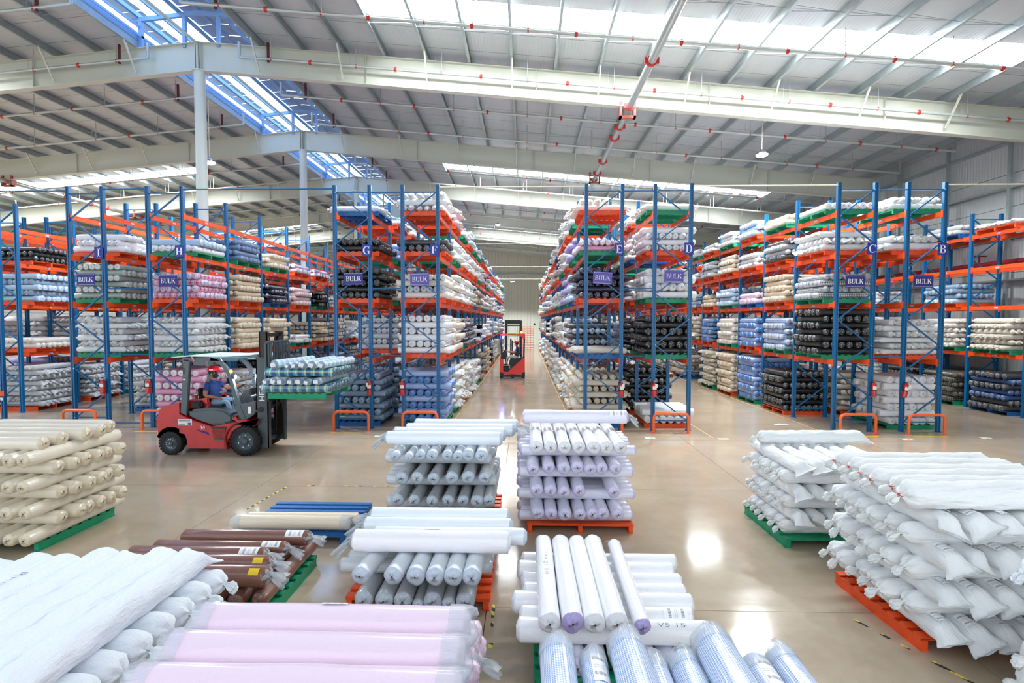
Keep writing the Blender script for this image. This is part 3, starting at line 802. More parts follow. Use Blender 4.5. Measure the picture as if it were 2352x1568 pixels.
L('H', 4, [(3, 'orange', 'mauve', 'roll', 2), (2, 'green', 'black', 'film', 4), (1, 'orange', 'cream', 'roll', 5), (0, 'orange', 'grey', 'film', 3)])
L('I', 1, [(3, 'orange', 'light blue', 'film', 3), (2, 'orange', 'beige', 'film', 5), (1, 'green', 'grey woven', 'sack', 5), (0, 'blue', 'grey woven', 'sack', 5)])
L('I', 2, [(2, 'green', 'beige', 'film', 5), (1, 'green', 'offwhite', 'film', 6), (0, 'green', 'black', 'film', 5)])
L('J', 1, [(3, 'orange', 'black', 'film', 3, dict(D=.17)), (2, 'orange', ['slate blue', 'light blue'], 'roll', 5, dict(D=.2)), (1, 'orange', 'offwhite', 'film', 2), (0, 'orange', BW, 'sack', 8)])
L('J', 2, [(3, 'green', 'beige', 'film', 2), (2, 'blue', 'sage', 'film', 4), (1, 'orange', BW, 'sack', 6), (0, 'orange', BW, 'sack', 7)])
L('C', 1, [(4, 'green', 'cream', 'film', 2, dict(D=.18)), (3, 'orange', ['charcoal', 'grey'], 'film', 4, dict(D=.18)), (2, 'orange', ['offwhite', 'beige'], 'roll', 5), (1, 'green', 'blue plaid', 'film', 6), (0, 'orange', 'black', 'film', 7, dict(D=.2, first='Y'))])
L('C', 2, [(4, 'orange', 'light blue', 'film', 3, dict(D=.2)), (3, 'orange', W, 'sack', 3), (2, 'blue', 'pale pink', 'roll', 2, dict(D=.22)), (1, 'orange', 'sky blue', 'roll', 6), (0, 'green', 'sky blue', 'roll', 9, dict(D=.19))])
L('C', 3, [(4, 'green', W, 'sack', 3), (3, 'orange', 'cream', 'film', 4), (2, 'green', 'light blue', 'roll', 4), (1, 'green', 'offwhite', 'roll', 6), (0, 'orange', 'cream', 'roll', 9)])
L('C', 4, [(4, 'orange', W, 'sack', 2), (3, 'orange', 'pale grey', 'film', 4), (2, 'orange', 'beige', 'film', 3), (1, 'orange', 'sky blue', 'roll', 6), (0, 'green', C_, 'sack', 9)])
L('B', 1, [(3, 'orange', 'blush', 'film', 2), (1, 'orange', 'offwhite', 'film', 6), (0, 'orange', C_, 'sack', 7)])
L('B', 2, [(4, 'blue', 'light blue', 'film', 1), (2, 'blue', 'violet', 'film', 3), (1, 'green', W, 'sack', 6), (0, 'orange', 'offwhite', 'film', 6)])
L('A', 1, [(4, 'orange', W, 'sack', 1), (1, 'green', 'cream woven', 'sack', 6), (0, 'blue', ['dark blue', 'charcoal'], 'film', 7)])
L('A', 0, [(4, 'orange', W, 'sack', 1), (1, 'green', 'slate blue', 'film', 6), (0, 'blue', 'dark blue', 'film', 7)])
L('A', 2, [(4, 'blue', W, 'sack', 2), (2, 'orange', ['light blue', 'slate blue'], 'film', 4), (1, 'green', 'offwhite', 'sack', 6), (0, 'green', 'dark plaid', 'film', 6)])
L('F', 1, [(4, 'orange', 'blush', 'sack', 3, dict(D=.2)), (3, 'green', W, 'sack', 4), (2, 'orange', 'offwhite', 'sack', 5), (1, 'orange', 'cream', 'roll', 6), (0, 'green', W, 'sack', 8)])
L('F', 2, [(4, 'green', W, 'sack', 2), (3, 'orange', W, 'sack', 4), (2, 'orange', 'white', 'film', 5), (1, 'green', 'charcoal', 'film', 6), (0, 'orange', 'offwhite', 'sack', 8)])
L('F', 3, [(4, 'orange', 'light blue', 'film', 3), (3, 'orange', 'white', 'film', 4), (2, 'orange', W, 'sack', 5), (1, 'orange', 'charcoal', 'film', 6), (0, 'green', W, 'sack', 7)])
L('E', 1, [(4, 'green', W, 'sack', 3, dict(D=.2)), (3, 'green', 'violet', 'film', 4), (2, 'blue', 'light blue', 'film', 5), (1, 'blue', ['grey', 'charcoal'], 'film', 5), (0, 'orange', 'cream', 'roll', 8)])
L('E', 2, [(4, 'orange', W, 'sack', 3), (3, 'orange', W, 'sack', 4), (2, 'green', 'violet', 'film', 5), (1, 'orange', 'white', 'film', 6), (0, 'green', W, 'sack', 8)])
L('G', 1, [(4, 'orange', W, 'sack', 1), (3, 'green', 'sky blue', 'film', 3), (2, 'green', ['charcoal', 'offwhite'], 'film', 4), (1, 'orange', 'pale grey', 'roll', 6), (0, 'blue', 'slate blue', 'film', 8)])
L('D', 1, [(4, 'orange', W, 'sack', 2), (3, 'blue', 'offwhite', 'film', 4), (2, 'orange', W, 'sack', 4), (1, 'green', 'black', 'film', 6), (0, 'orange', 'black', 'film', 8)])
L('A', 3, [(4, 'orange', W, 'sack', 2), (1, 'green', W, 'sack', 5), (0, 'green', 'black', 'film', 6)])
pal_w = ['orange']*6+['green']*4+['blue']
light = ['white', 'offwhite', 'pale grey', 'light blue', 'cream', 'ice white', 'pale grey', 'white']
mid = ['beige', 'slate blue', 'sky blue', 'grey', 'charcoal', 'black', 'blush', 'violet', 'navy', 'blue plaid', 'black gingham']
for (nm, X, fs, nb, n0) in RACKS:
    for b in range(n0, n0+nb):
        if (nm, b) in NEAR: continue
        pass
        for lev in range(5):
            if nm in 'HIJK' and lev == 4: continue
            if nm in 'AB' and lev in (2, 3) and R.random() < .6: continue
            if R.random() < (.12 if nm in 'EFCD' else .2) and b < 8: continue
            if R.random() < .45: col, kind = R.choice([W, W, BW, C_]), 'sack'
            else: col, kind = (R.choice(light) if R.random() < .62 else R.choice(mid)), R.choice(['film', 'roll'])
            mx = [8, 6, 5, 4, 3][lev]
            load(nm, b, lev, R.choice(pal_w), col, kind, R.randint(max(1, mx-2), mx), first=R.choice('XY'), D=R.uniform(.18, .21), n=R.choice([6, 7]))
# ------------------------------------------------------------------ stacks on the loading floor
ST = 'the cream stack at far left'
pallet((-7.28, 7.52, 0), 0, 'green', 'green metal pallet under the cream stack at far left')
zz = .14
ax = 'Y'
for j in range(8):
    if ax == 'Y': layer('Y', spread(-8.05, -6.42, 8), zz+.1, .195, 6.68, 1.62, 'pale beige', 'film', ST, ordn(j), pri=2); zz += .17
    else:
        if j < 7: layer('X', spread(6.95, 8.2, 6), zz+.1, .2, -7.95, 1.63, 'pale beige', 'film', ST, ordn(j), jit=.05, pri=2); zz += .175
        else: layer('X', [6.98, 7.27, 7.56, 7.82, 8.1], zz+.1, .21, -8.15, 1.72, 'pale beige', 'film', ST, 'top', jit=.08, pri=2)
    ax = 'X' if ax == 'Y' else 'Y'
# grey stack behind, orange pallet
ST = 'the tall grey-white stack'
pallet((-1.17, 8.35, 0), 0, 'orange', 'orange metal pallet under the tall grey-white stack')
layer('Y', spread(-1.92, -.58, 6), .24, .2, 7.5, 1.6, 'ice white', 'film', ST, 'first', pri=2)
xr = {.41: 'pale grey', .74: 'pale grey', 1.06: 'pale grey'}
layer('X', spread(7.72, 8.95, 6), .41, .17, -2.03, 1.56, 'pale grey', 'film', ST, 'second', pri=2, lab_paper=False)
layer('Y', [-1.79, -1.55, -1.3, -1.07, -.87, -.69+.02, -.5], .58, .185, 7.33, 1.6, 'grey', 'film', ST, 'third', pri=2)
layer('X', spread(7.72, 8.95, 6), .74, .17, -2.05, 1.6, 'pale grey', 'film', ST, 'fourth', pri=2)
layer('Y', [-1.73, -1.5, -1.27, -1.03, -.8, -.57], .9, .19, 7.33, 1.6, 'grey', 'film', ST, 'fifth', pri=2)
layer('X', spread(7.72, 8.95, 6), 1.06, .17, -2.07, 1.58, 'pale grey', 'film', ST, 'sixth', pri=2)
layer('Y', [-1.82, -1.62, -1.46, -1.3, -1.1, -.93, -.8, -.6], 1.22, .18, 7.33, 1.6, 'ice white', 'film', ST, 'seventh', pri=2, dvar=.35)
for i, (y, x0) in enumerate(((7.65, -2.02), (7.95, -1.98), (8.25, -1.86), (8.62, -1.8))):
    roll((x0+.84, y, 1.39), 'X', 1.66, .2, 'ice white', 'film', label='ice white roll in knotted film, %s from the front, top of %s' % (ordn(i), ST), group='rolls of '+ST, pri=3, lab_paper=(i == 0), rx=.4, tag='knot')
# lavender stack
ST = 'the lavender stack'
pallet((.81, 8.35, 0), 0, 'orange', 'orange metal pallet under the lavender stack')
z = .215
for j, row in enumerate(([.17, .37, .57, .77, .95, 1.1, 1.31], [.16, .36, .55, .76, 1.25], [.12, .33, .54, .74, .91, 1.08, 1.28], [.16, .35, .55, .75, .95, 1.12, 1.33])):
    layer('X', spread(7.72, 8.95, 6), z, .16, -.08+.02*(3-j)*0, 1.68, 'lavender', 'film', ST, ordn(2*j), pri=2, dvar=.05)
    layer('Y', row, z+.165, .19, 7.42 if j < 3 else 7.3, 1.6, 'lavender' if j < 3 else 'white', 'film', ST, ordn(2*j+1), pri=2, dvar=.1)
    z += .325
roll((.78, 8.3, 1.60), 'X', 1.6, .21, 'lavender', 'film', label='single lavender film-wrapped roll lying across the top of the lavender stack', pri=3, lab_paper=True, rx=.5, tag='knot')
# grey and white stack in the middle, nearer
ST = 'the short grey-white stack'
pallet((-1.15, 6.22, 0), 0, 'orange', 'orange metal pallet under the short grey-white stack')
for i, x in enumerate([-1.65, -1.44, -1.245, -1.09, -.94, -.78, -.605]):
    d = [.195, .19, .19, .12, .195, .14, .195][i]
    roll((x, 5.3+.8, .14+d/2), 'Y', 1.6, d, 'grey', 'film', label='grey wrapped roll, lengthwise, %s from left, first layer of %s' % (ordn(i), ST), group='rolls of '+ST, pri=3)
layer('X', spread(5.6, 6.85, 6), .42, .17, -1.98, 1.62, 'pale grey', 'film', ST, 'second', pri=2)
for i, x in enumerate([-1.61, -1.29, -1.06, -.87, -.69, -.51]):
    roll((x+(.07 if i < 2 else 0), 5.08+.8, .6), 'Y', 1.6, .185, 'ice white', 'film', yaw=-.09 if i < 2 else -.01, label='ice white wrapped roll, lengthwise, %s from left, third layer of %s' % (ordn(i), ST), group='rolls of '+ST, pri=3)
for i, (y, x0, d, l) in enumerate(((5.42, -1.77, .225, 1.6), (5.62, -1.62, .18, 1.62), (5.9, -1.8, .18, 1.64), (6.15, -1.8, .2, 1.6))):
    roll((x0+l/2, y, .7+d/2), 'X', l, d, 'ice white' if i else 'white', 'film', label='white wrapped roll, crosswise, %s from front, top layer of %s' % (ordn(i), ST), group='rolls of '+ST, pri=3, lab_paper=i in (0, 2), rx=.4, flip=True, tag='knot')
# white stack right of the middle aisle
ST = 'the low white stack'
pallet((.86, 4.98, 0), 0, 'green', 'green metal pallet under the low white stack')
layer('Y', spread(.12, 1.52, 7), .235, .19, 4.3, 1.58, 'lavender', 'film', ST, 'first', pri=1)
for i, y in enumerate([4.5, 4.72, 4.95, 5.16, 5.38, 5.6, 5.85]):
    d = [.2, .19, .2, .19, .19, .2, .18][i]; x0 = [-.05, -.03, -.1, .0, -.02, -.06, -.02][i]; l = [1.62, 1.52, 1.66, 1.56, 1.6, 1.62, 1.68][i]
    roll((x0+l/2, y, .33+d/2), 'X', l, d, 'white', 'film', label='white wrapped roll, crosswise, %s from front, second layer of %s' % (ordn(i), ST), group='rolls of '+ST, pri=3, lab_paper=i in (1, 4), rx=.3, flip=i in (4,), text='V5 15' if i == 0 else None)
for i, x in enumerate([.205, .395, .575, .755, .95]):
    d = [.18, .185, .18, .19, .14][i]
    roll((x+(.03 if i > 3 else 0), 4.28+.8, .53+d/2), 'Y', 1.6, d, 'white' if i not in (1, 4) else 'violet-ended white', 'film', yaw=(.0, 0, 0, .0, -.02)[i], label='white wrapped roll, lengthwise, %s from left, top layer of %s' % (ordn(i), ST), group='rolls of '+ST, pri=3, text=('AR 21 3.0' if i == 0 else None), rx=0, tag='knot' if i == 4 else None)
# blue gingham rolls at the front edge
ST = 'the blue gingham stack'
pallet((.88, 2.35, 0), 0, 'green', 'green metal pallet under the blue gingham stack')
layer('X', spread(1.75, 2.95, 6), .24, .2, .05, 1.62, 'blue gingham', 'film', ST, 'first', pri=-5)
layer('Y', spread(.12, 1.6, 7), .43, .2, 1.4, 1.6, 'blue gingham', 'film', ST, 'second', pri=-5)
layer('X', spread(1.75, 2.95, 6), .62, .2, .02, 1.62, 'blue gingham', 'film', ST, 'third', pri=-5)
layer('Y', spread(.12, 1.6, 7), .81, .2, 1.4, 1.6, 'blue gingham', 'film', ST, 'fourth', pri=-5)
layer('X', spread(1.85, 2.85, 5), 1.0, .2, -.03, 1.62, 'blue gingham', 'film', ST, 'fifth', pri=0)
for i, (x, d, zc, yb, t) in enumerate(((.185, .195, 1.19, 3.06, '72.03'), (.385, .15, 1.17, 3.0, None), (.575, .205, 1.25, 3.02, None), (.725, .14, 1.165, 2.98, None), (.885, .17, 1.18, 2.98, None), (1.07, .215, 1.25, 3.06, None), (1.27, .17, 1.18, 2.96, None), (1.45, .17, 1.18, 3.04, None))):
    roll((x, yb-.84, zc), 'Y', 1.6, d, 'blue gingham', 'film', label='blue gingham roll, %s from left, top layer of the stack at the front edge' % ordn(i), group='rolls of '+ST, pri=4, lab_paper=i in (0, 1, 3, 6), text=t, rx=0, flip=False, tag='film')
# pink rolls at the front edge
ST = 'the pink stack'
pallet((-1.15, 3.75, 0), 0, 'green', 'green metal pallet under the pink stack'); pallet((-1.15, 3.0, 0), 0, 'green', 'second green metal pallet under the pink stack', 1, .1)
layer('Y', spread(-1.9, -.38, 7), .24, .2, 2.85, 1.6, 'pale pink', 'film', ST, 'first', pri=-5)
layer('X', spread(2.9, 4.35, 7), .43, .2, -2.0, 1.66, 'pale pink', 'film', ST, 'second', pri=0)
layer('Y', spread(-1.9, -.42, 7), .575, .16, 2.5, 1.2, 'pale pink', 'film', ST, 'third', pri=-4)
layer('X', spread(2.45, 3.62, 5), .72, .16, -2.0, 1.66, 'pale pink', 'film', ST, 'fourth', pri=0)
layer('Y', spread(-1.95, -.35, 7), .87, .15, 2.3, 1.25, 'pale pink', 'film', ST, 'fifth', pri=-4)
for i, (y, x0) in enumerate(((3.42, -2.14), (3.1, -2.14), (2.79, -2.12), (2.48, -2.1))):
    roll((x0+.875, y, 1.078), 'X', 1.76, .265, 'pale pink', 'film', label='pale pink film-wrapped roll, %s from the back, top layer of the pink stack' % ordn(i), group='rolls of '+ST, pri=5, lab_paper=i in (0,), rx=.35, flip=True, tag='film')
for i, (y, z_) in enumerate(((3.95, .5), (3.72, .52), (4.2, .44))):
    roll((-1.2, y, z_+.13), 'X', 1.66, .2, 'pale pink', 'film', label='pale pink roll low at the back of the pink stack, %s of three' % ordn(i), group='rolls of '+ST, pri=2, tag='knot')
# brown rolls
ST = 'the brown stack'
pallet((-3.4, 5.9, 0), 0, 'green', 'green metal pallet under the brown stack')
layer('Y', spread(-4.15, -2.62, 7), .235, .19, 5.25, 1.5, 'brown', 'film', ST, 'first', pri=2)
for i, (y, x1, d) in enumerate(((6.4, -2.66, .18), (6.12, -2.82, .16), (5.88, -2.95, .19), (5.66, -2.78, .2), (5.38, -2.68, .215))):
    roll((x1-.78, y, .33+d/2), 'X', 1.55, d, 'brown', 'film', label='brown roll in knotted clear film, %s from the back, top of %s' % (ordn(i), ST), group='rolls of '+ST, pri=4, lab_paper=True, rx=.25, flip=False, tag='yellow')
# blue pallet with cream rolls
pallet((-3.26, 7.85, 0), 0, 'blue', 'worn empty blue metal pallet carrying two cream rolls')
roll((-3.3, 7.36, .14+.1), 'X', 1.6, .2, 'cream', 'film', label='cream film-wrapped roll on the front edge of the worn blue pallet', pri=5, tag='film')
roll((-3.22, 7.56, .14+.085), 'X', 1.6, .17, 'cream', 'film', label='cream film-wrapped roll behind the other one on the blue pallet', pri=4)
# white sacks in the near left corner
ST = 'near left sack stack'; BWW = 'bluish white woven'
pallet((-3.55, 3.98, 0), 0, 'green', 'green metal pallet under the sack stack in the near left corner')
layer('X', spread(3.4, 4.6, 5), .26, .24, -4.35, 1.6, BWW, 'sack', ST, 'first', pri=-3)
layer('Y', spread(-4.3, -2.75, 6), .49, .24, 3.2, 1.6, BWW, 'sack', ST, 'second', pri=0)
for i, y in enumerate([4.62, 4.38, 4.14, 3.9, 3.66, 3.42, 3.18]):
    roll((-3.52, y, .745), 'X', 1.62, .245, BWW, 'sack', label='bluish white sack, crosswise, %s from back, under the long sacks near left corner' % ordn(i), group='crosswise sacks in the near left corner', pri=5, flip=True, rx=0)
for i in range(7):
    x = -2.97-.25*i; y1 = [4.66, 4.7, 4.6, 4.68, 4.55, 4.56, 4.45][i]
    roll((x, y1-.93, .965), 'Y', 1.78, .26, BWW, 'sack', yaw=R.uniform(-.02, .02), label='long bluish white sack pointing away, %s from the pink rolls, near left corner' % ordn(i), group='long sacks in the near left corner', pri=6, flip=False, rx=0, text='Rnooo  CO' if i == 4 else None)
# sacks on the green pallet, right
ST = 'the sack stack on the green pallet'
pallet((4.32, 7.92, 0), .02, 'green', 'green metal pallet under the farther sack stack on the right')
zz = .14; ax = 'X'
for j in range(6):
    if ax == 'X': layer('X', spread(7.32, 8.55, 6), zz+.1, .2, 3.58, 1.55, W, 'sack', ST, ordn(j), pri=2, jit=.05, flip=False, dvar=.05)
    else: layer('Y', spread(3.62, 5.05, 6), zz+.1, .2, 7.2, 1.5, W, 'sack', ST, ordn(j), pri=2, jit=.05, flip=True, dvar=.05)
    ax = 'Y' if ax == 'X' else 'X'; zz += .175
roll((4.45, 8.35, zz+.1), 'X', 1.62, .22, W, 'sack', yaw=.03, label='single white woven sack lying across the top of the farther sack stack', pri=4, flip=False)
# sacks on the orange pallet, right
ST = 'the big sack stack on the orange pallet'
pallet((4.47, 5.66, 0), .03, 'orange', 'orange metal pallet under the big sack stack on the right')
for j, (ax, z) in enumerate((('Y', .25), ('X', .42), ('Y', .59), ('X', .76), ('Y', .93), ('X', 1.09), ('Y', 1.26))):
    if ax == 'X': layer('X', spread(4.98, 6.35, 6), z, .22, 3.6, 1.62, W, 'sack', ST, ordn(j), pri=3, jit=.05, flip=False, dvar=.04, lab_paper=False)
    else: layer('Y', spread(3.72, 5.2, 6), z, .22, 4.8, 1.5, W, 'sack', ST, ordn(j), pri=3, jit=.05, flip=True, dvar=.04, lab_paper=True)
for i, y in enumerate([4.97, 5.25, 5.5, 5.75, 6.0, 6.28]):
    d = [.27, .24, .23, .22, .22, .21][i]; x0 = [3.5, 3.62, 3.58, 3.63, 3.66, 3.66][i]
    roll((x0+.86, y, 1.36+d/2), 'X', 1.72, d, W, 'sack', label='long white sack tied with red cord, %s from front, top of big orange-pallet stack' % ordn(i), group='sacks of '+ST, pri=6, flip=False, rx=0, tag='cord')
ST = 'right edge sack stack'
pallet((4.72, 3.75, 0), 0, 'orange', 'orange metal pallet under the sack stack at the right edge')
layer('X', spread(3.2, 4.3, 5), .26, .24, 3.95, 1.6, W, 'sack', ST, 'first', pri=-2, flip=False)
layer('X', spread(3.2, 4.3, 5), .48, .24, 3.95, 1.6, W, 'sack', ST, 'second', pri=-1, flip=False)
layer('X', spread(3.2, 4.3, 5), .71, .24, 3.9, 1.6, W, 'sack', ST, 'third', pri=1, flip=False)
layer('X', spread(3.2, 4.3, 5), .93, .24, 3.93, 1.6, BWW, 'sack', ST, 'fourth', pri=2, flip=False)
layer('X', spread(3.55, 4.3, 3), 1.15, .25, 3.9, 1.6, BWW, 'sack', ST, 'top', pri=3, flip=False)
# forklift load
ST = 'the plaid load on the forks'
LZ = 1.335
pallet((-5.12, 12.53, LZ), PI/2, 'green', 'green metal pallet carried on the forks of the red forklift')
layer('X', spread(11.72, 13.3, 8), LZ+.135+.1, .2, -5.97, 1.62, 'green plaid', 'film', ST, 'first', pri=3, jit=.02, dvar=.08)
layer('Y', [-5.75, -5.56, -5.4, -5.2, -5.0, -4.82, -4.62], LZ+.135+.28, .19, 11.6, 1.6, 'pale plaid', 'film', ST, 'second', pri=3, jit=.03, dvar=.25, lab_paper='end')
layer('X', spread(11.78, 13.25, 7), LZ+.135+.46, .19, -5.85, 1.58, 'green plaid', 'film', ST, 'third', pri=3, jit=.02, dvar=.08)
for i, (x, d, yw) in enumerate(((-5.55, .2, -.14), (-5.25, .14, -.1), (-5.1, .15, -.1), (-4.92, .2, -.09), (-4.71, .19, -.08), (-4.5, .18, -.1))):
    roll((x-.8*math.sin(yw)*1, 12.4, LZ+.135+.55+d/2), 'Y', 1.6, d, 'pale plaid', 'film', yaw=yw, label='pale plaid roll, lengthwise, %s from left, top layer of %s' % (ordn(i), ST), group='rolls of '+ST, pri=4, lab_paper='end')

# ------------------------------------------------------------------ realise rolls: the largest in view as single things, the rest massed
lm = label_mat()
pq = []
def patch(th0, th1, x0, x1, r=.522, n=6):
    vs = []; uv = []
    for i in range(n+1):
        t = th0+(th1-th0)*i/n
        for x in (x0, x1): vs.append((x, r*math.cos(t), r*math.sin(t))); uv.append((i/n, (x-x0)/(x1-x0)))
    fs = [(2*i, 2*i+2, 2*i+3, 2*i+1) for i in range(n)]
    me = bpy.data.meshes.new('paper_label'); me.from_pydata(vs, [], fs); u = me.uv_layers.new(name='UVMap')
    for l in me.loops: u.data[l.index].uv = uv[l.vertex_index]
    me.materials.append(lm); return me
lab_side = patch(PI/2-.3, PI/2+.8, .33, .47)
lab_mid = patch(PI/2-.2, PI/2+.6, -.05, .05)
lab_sack = patch(PI/2-.5, PI/2+.3, .36, .47, .54)
me = bpy.data.meshes.new('paper_label'); me.from_pydata([(-.53, -.25, -.3), (-.53, .3, -.22), (-.53, .25, .25), (-.53, -.3, .18)], [], [(0, 1, 2, 3)]); u = me.uv_layers.new(name='UVMap')
for l, c in zip(me.loops, ((0, 0), (1, 0), (1, 1), (0, 1))): u.data[l.index].uv = c
me.materials.append(lm); lab_end = me
yl = patch(PI/2+.15, PI/2+.8, .40, .47, .52); yl.materials.clear(); yl.materials.append(mat('yellow_sticker', 'f6d21a', .5)); yl.name = 'yellow_sticker'
core_me = MB().lathe([(-.507, .075), (-.509, .075), (-.509, .05), (-.48, .05)], (0, 0, 0), 'X', 16).mesh('core_tube', mat('cardboard', '6b5442', .8), smooth=True)
M_film = mat('clear_film', 'dfe9f0', .12, alpha=.42, bump=.5, bscale=30, coat=.6)
def knot_me(seed, col):
    t = np.random.RandomState(seed); st = [(.49, .47), (.51, .35), (.525, .16), (.535, .09), (.55, .2), (.57, .24), (.6, .3), (.62, .27)]
    q = MB(); n = 18; vs = []
    for i, (x, r) in enumerate(st):
        for k in range(n):
            a = 2*PI*k/n; rr = r*(1+.22*math.sin(7*a+seed)*(i > 1)+.1*math.sin(3*a+i)); f = max(0, x-.535)*3.5
            vs.append((x+.01*math.sin(5*a), rr*math.cos(a)*(1+f*2), rr*math.sin(a)*(1-f*1.2)-f*2.2*(1+seed % 2)*.5))
    fs = [(i*n+k, i*n+(k+1) % n, (i+1)*n+(k+1) % n, (i+1)*n+k) for i in range(len(st)-1) for k in range(n)]
    q.add(vs, fs); return q.mesh('film_knot', col, smooth=True, angle=180)
knots = [knot_me(i, M_film) for i in range(3)]
def sleeve_me():
    q = MB(); n = 24; vs = []; st = [(.44, .537), (.49, .537), (.515, .52), (.53, .44), (.535, .3)]
    for i, (x, r) in enumerate(st):
        for k in range(n):
            a = 2*PI*k/n; rr = r*(1+.03*math.sin(5*a+i*2)*(i > 1)); vs.append((x+(.012*math.sin(3*a+i) if i > 1 else 0), rr*math.cos(a), rr*math.sin(a)))
    q.add(vs, [(i*n+k, i*n+(k+1) % n, (i+1)*n+(k+1) % n, (i+1)*n+k) for i in range(len(st)-1) for k in range(n)]); return q.mesh('film_sleeve', M_film, smooth=True, angle=180)
sleeve = sleeve_me()
tk = MB(); tk.tube([(-.527, .085*math.cos(a), .085*math.sin(a)-.05) for a in [2*PI*i/10 for i in range(11)]], .012, 5); cord_me = tk.mesh('red_cord', mat('red_cord', 'd23a34', .6))
def text2d(s, size=1.0, thin=False):
    c = bpy.data.curves.new('t', 'FONT'); c.body = s; c.size = size; c.align_x = 'CENTER'; c.align_y = 'CENTER'; c.resolution_u = 2; c.offset = -.012 if thin else 0
    o = bpy.data.objects.new('t', c); COL.objects.link(o); dg = bpy.context.evaluated_depsgraph_get(); dg.update()
    me = bpy.data.meshes.new_from_object(o.evaluated_get(dg)); bpy.data.objects.remove(o); return me
def area(s):
    p = px(s['c'])
    if p is None: return -1
    u, v, k = p
    if s['pri'] >= 3: return 1e6*s['pri'] + k
    if not (-180 < u < 2352+180 and 250 < v < 1568+200): return -10
    a = s['D']*k*(s['L']*k if s['axis'] == 'X' else s['D']*k)
    return a*(1+2*s['pri']) if s['pri'] >= 0 else -5
def front_first(s): return 0
SPECS.sort(key=lambda s: -area(s))
# a crosswise roll hidden behind the one in front shows only its ends
def spec_seen(s):
    a = area(s)
    if a < 0: return a
    if s['axis'] == 'X' and s['label'] and 'first from front' not in s['label'] and s['pri'] < 3: a *= .16
    return a
SPECS.sort(key=lambda s: -spec_seen(s))
lim = {'fabric_roll': 318, 'fabric_sack': 300}; cnt = {'fabric_roll': 0, 'fabric_sack': 0}
mass = []
M_ink = mat('ink', '23305a', .6)
for s in SPECS:
    nm = 'fabric_sack' if 'sack' in s['kind'] else 'fabric_roll'
    if spec_seen(s) <= 0 or cnt[nm] >= lim[nm]: mass.append(s); continue
    cnt[nm] += 1
    big = px(s['c'])[2]*s['D'] > 20 if px(s['c']) else False
    me = roll_mesh(s['kind'], 0 if big else 1, R.randint(0, 3), s['col'])
    rz = (0 if s['axis'] == 'X' else PI/2) + (PI if s['flip'] else 0) + s['yaw']
    o = ob(nm, me, None, s['c'], (s['rx'], 0, rz), (s['L'], s['D'], s['D']), label=s['label'], cat='sack' if nm == 'fabric_sack' else 'roll', group=s['group'])
    if nm == 'fabric_roll' and big and s['core']:
        ob('core_tube', core_me, o); ob('core_tube', core_me, o, rot=(0, 0, PI))
    if s['paper'] == 'end': ob('paper_label', lab_end, o, (0, 0, 0), (0, 0, 0 if not s['flip'] else PI))
    elif s['paper']: ob('paper_label', lab_sack if nm == 'fabric_sack' else (lab_side if R.random() < .75 else lab_mid), o)
    if s['tag'] in ('knot', 'yellow'): ob('film_knot', R.choice(knots), o)
    if s['tag'] == 'yellow': ob('yellow_sticker', yl, o, label='yellow sticker')
    if s['tag'] == 'film': ob('film_sleeve', sleeve, o); ob('film_sleeve', sleeve, o, rot=(0, 0, PI))
    if s['tag'] == 'cord': ob('red_cord', cord_me, o)
    if s['text']:
        t = text2d(s['text'], .5, True); mx = max(v.co.x for v in t.vertices)*2; w = .4 if s['kind'] == 'sack' else (.14 if s['axis'] == 'X' else .03*len(s['text']))
        for v in t.vertices:
            x, y = v.co.x/mx*w, v.co.y/mx*w*s['L']/s['D']
            a = PI/2 + (y if s['axis'] == 'Y' else -y) + (0 if s['axis'] == 'Y' else .5) - (s['rx'] if s['axis'] == 'X' else 0)*0
            v.co = (x*(1 if s['axis'] == 'X' else -1) + (.3 if s['axis'] == 'X' else .05), .521*math.cos(a), .521*math.sin(a))
        t.materials.clear(); t.materials.append(M_ink); ob('handwriting', t, o, rot=(-s['rx'], 0, -PI if s['flip'] else 0))
# massed remainder
def mass_mesh(name, specs, label):
    cols = sorted({s['col'] for s in specs}); mats = []
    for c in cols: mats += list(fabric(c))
    Vs, Ls, Ts, Ms, Us = [], [], [], [], []; off = 0
    for s in specs:
        p = px(s['c']); k = p[2]*s['D'] if p else 1
        lod = 1 if k > 9 else 2
        t = tpl(s['kind'], lod, R.randint(0, 3))
        rz = (0 if s['axis'] == 'X' else PI/2) + (PI if s['flip'] else 0) + s['yaw']
        M3 = np.array((Matrix.Rotation(rz, 3, 'Z') @ Matrix.Rotation(s['rx'], 3, 'X') @ Matrix.Diagonal((s['L'], s['D'], s['D']))))
        V = t['V'] @ M3.T + np.array(s['c'])
        ci = cols.index(s['col'])*2
        Vs.append(V); Ls.append(t['L']+off); Ts.append(t['T']); Ms.append(t['M']+ci); Us.append(t['U']); off += len(V)
    me = np_mesh(name, np.concatenate(Vs), np.concatenate(Ls), np.concatenate(Ts), np.concatenate(Ms), np.concatenate(Us), mats)
    print(name, len(specs), 'rolls', len(me.polygons), 'polys')
    return ob(name, me, None, label=label, cat='fabric', kind='stuff')
def vis(s):
    p = px(s['c']); return p is not None and -60 < p[0] < 2412
mass = [s for s in mass if vis(s) or s['pri'] < 0]
mass_mesh('distant_fabric_rolls', [s for s in mass if 'sack' not in s['kind']], 'rolls of fabric in all colours filling the racks further back')
mass_mesh('distant_fabric_sacks', [s for s in mass if 'sack' in s['kind']], 'white and cream woven sacks filling the racks further back')
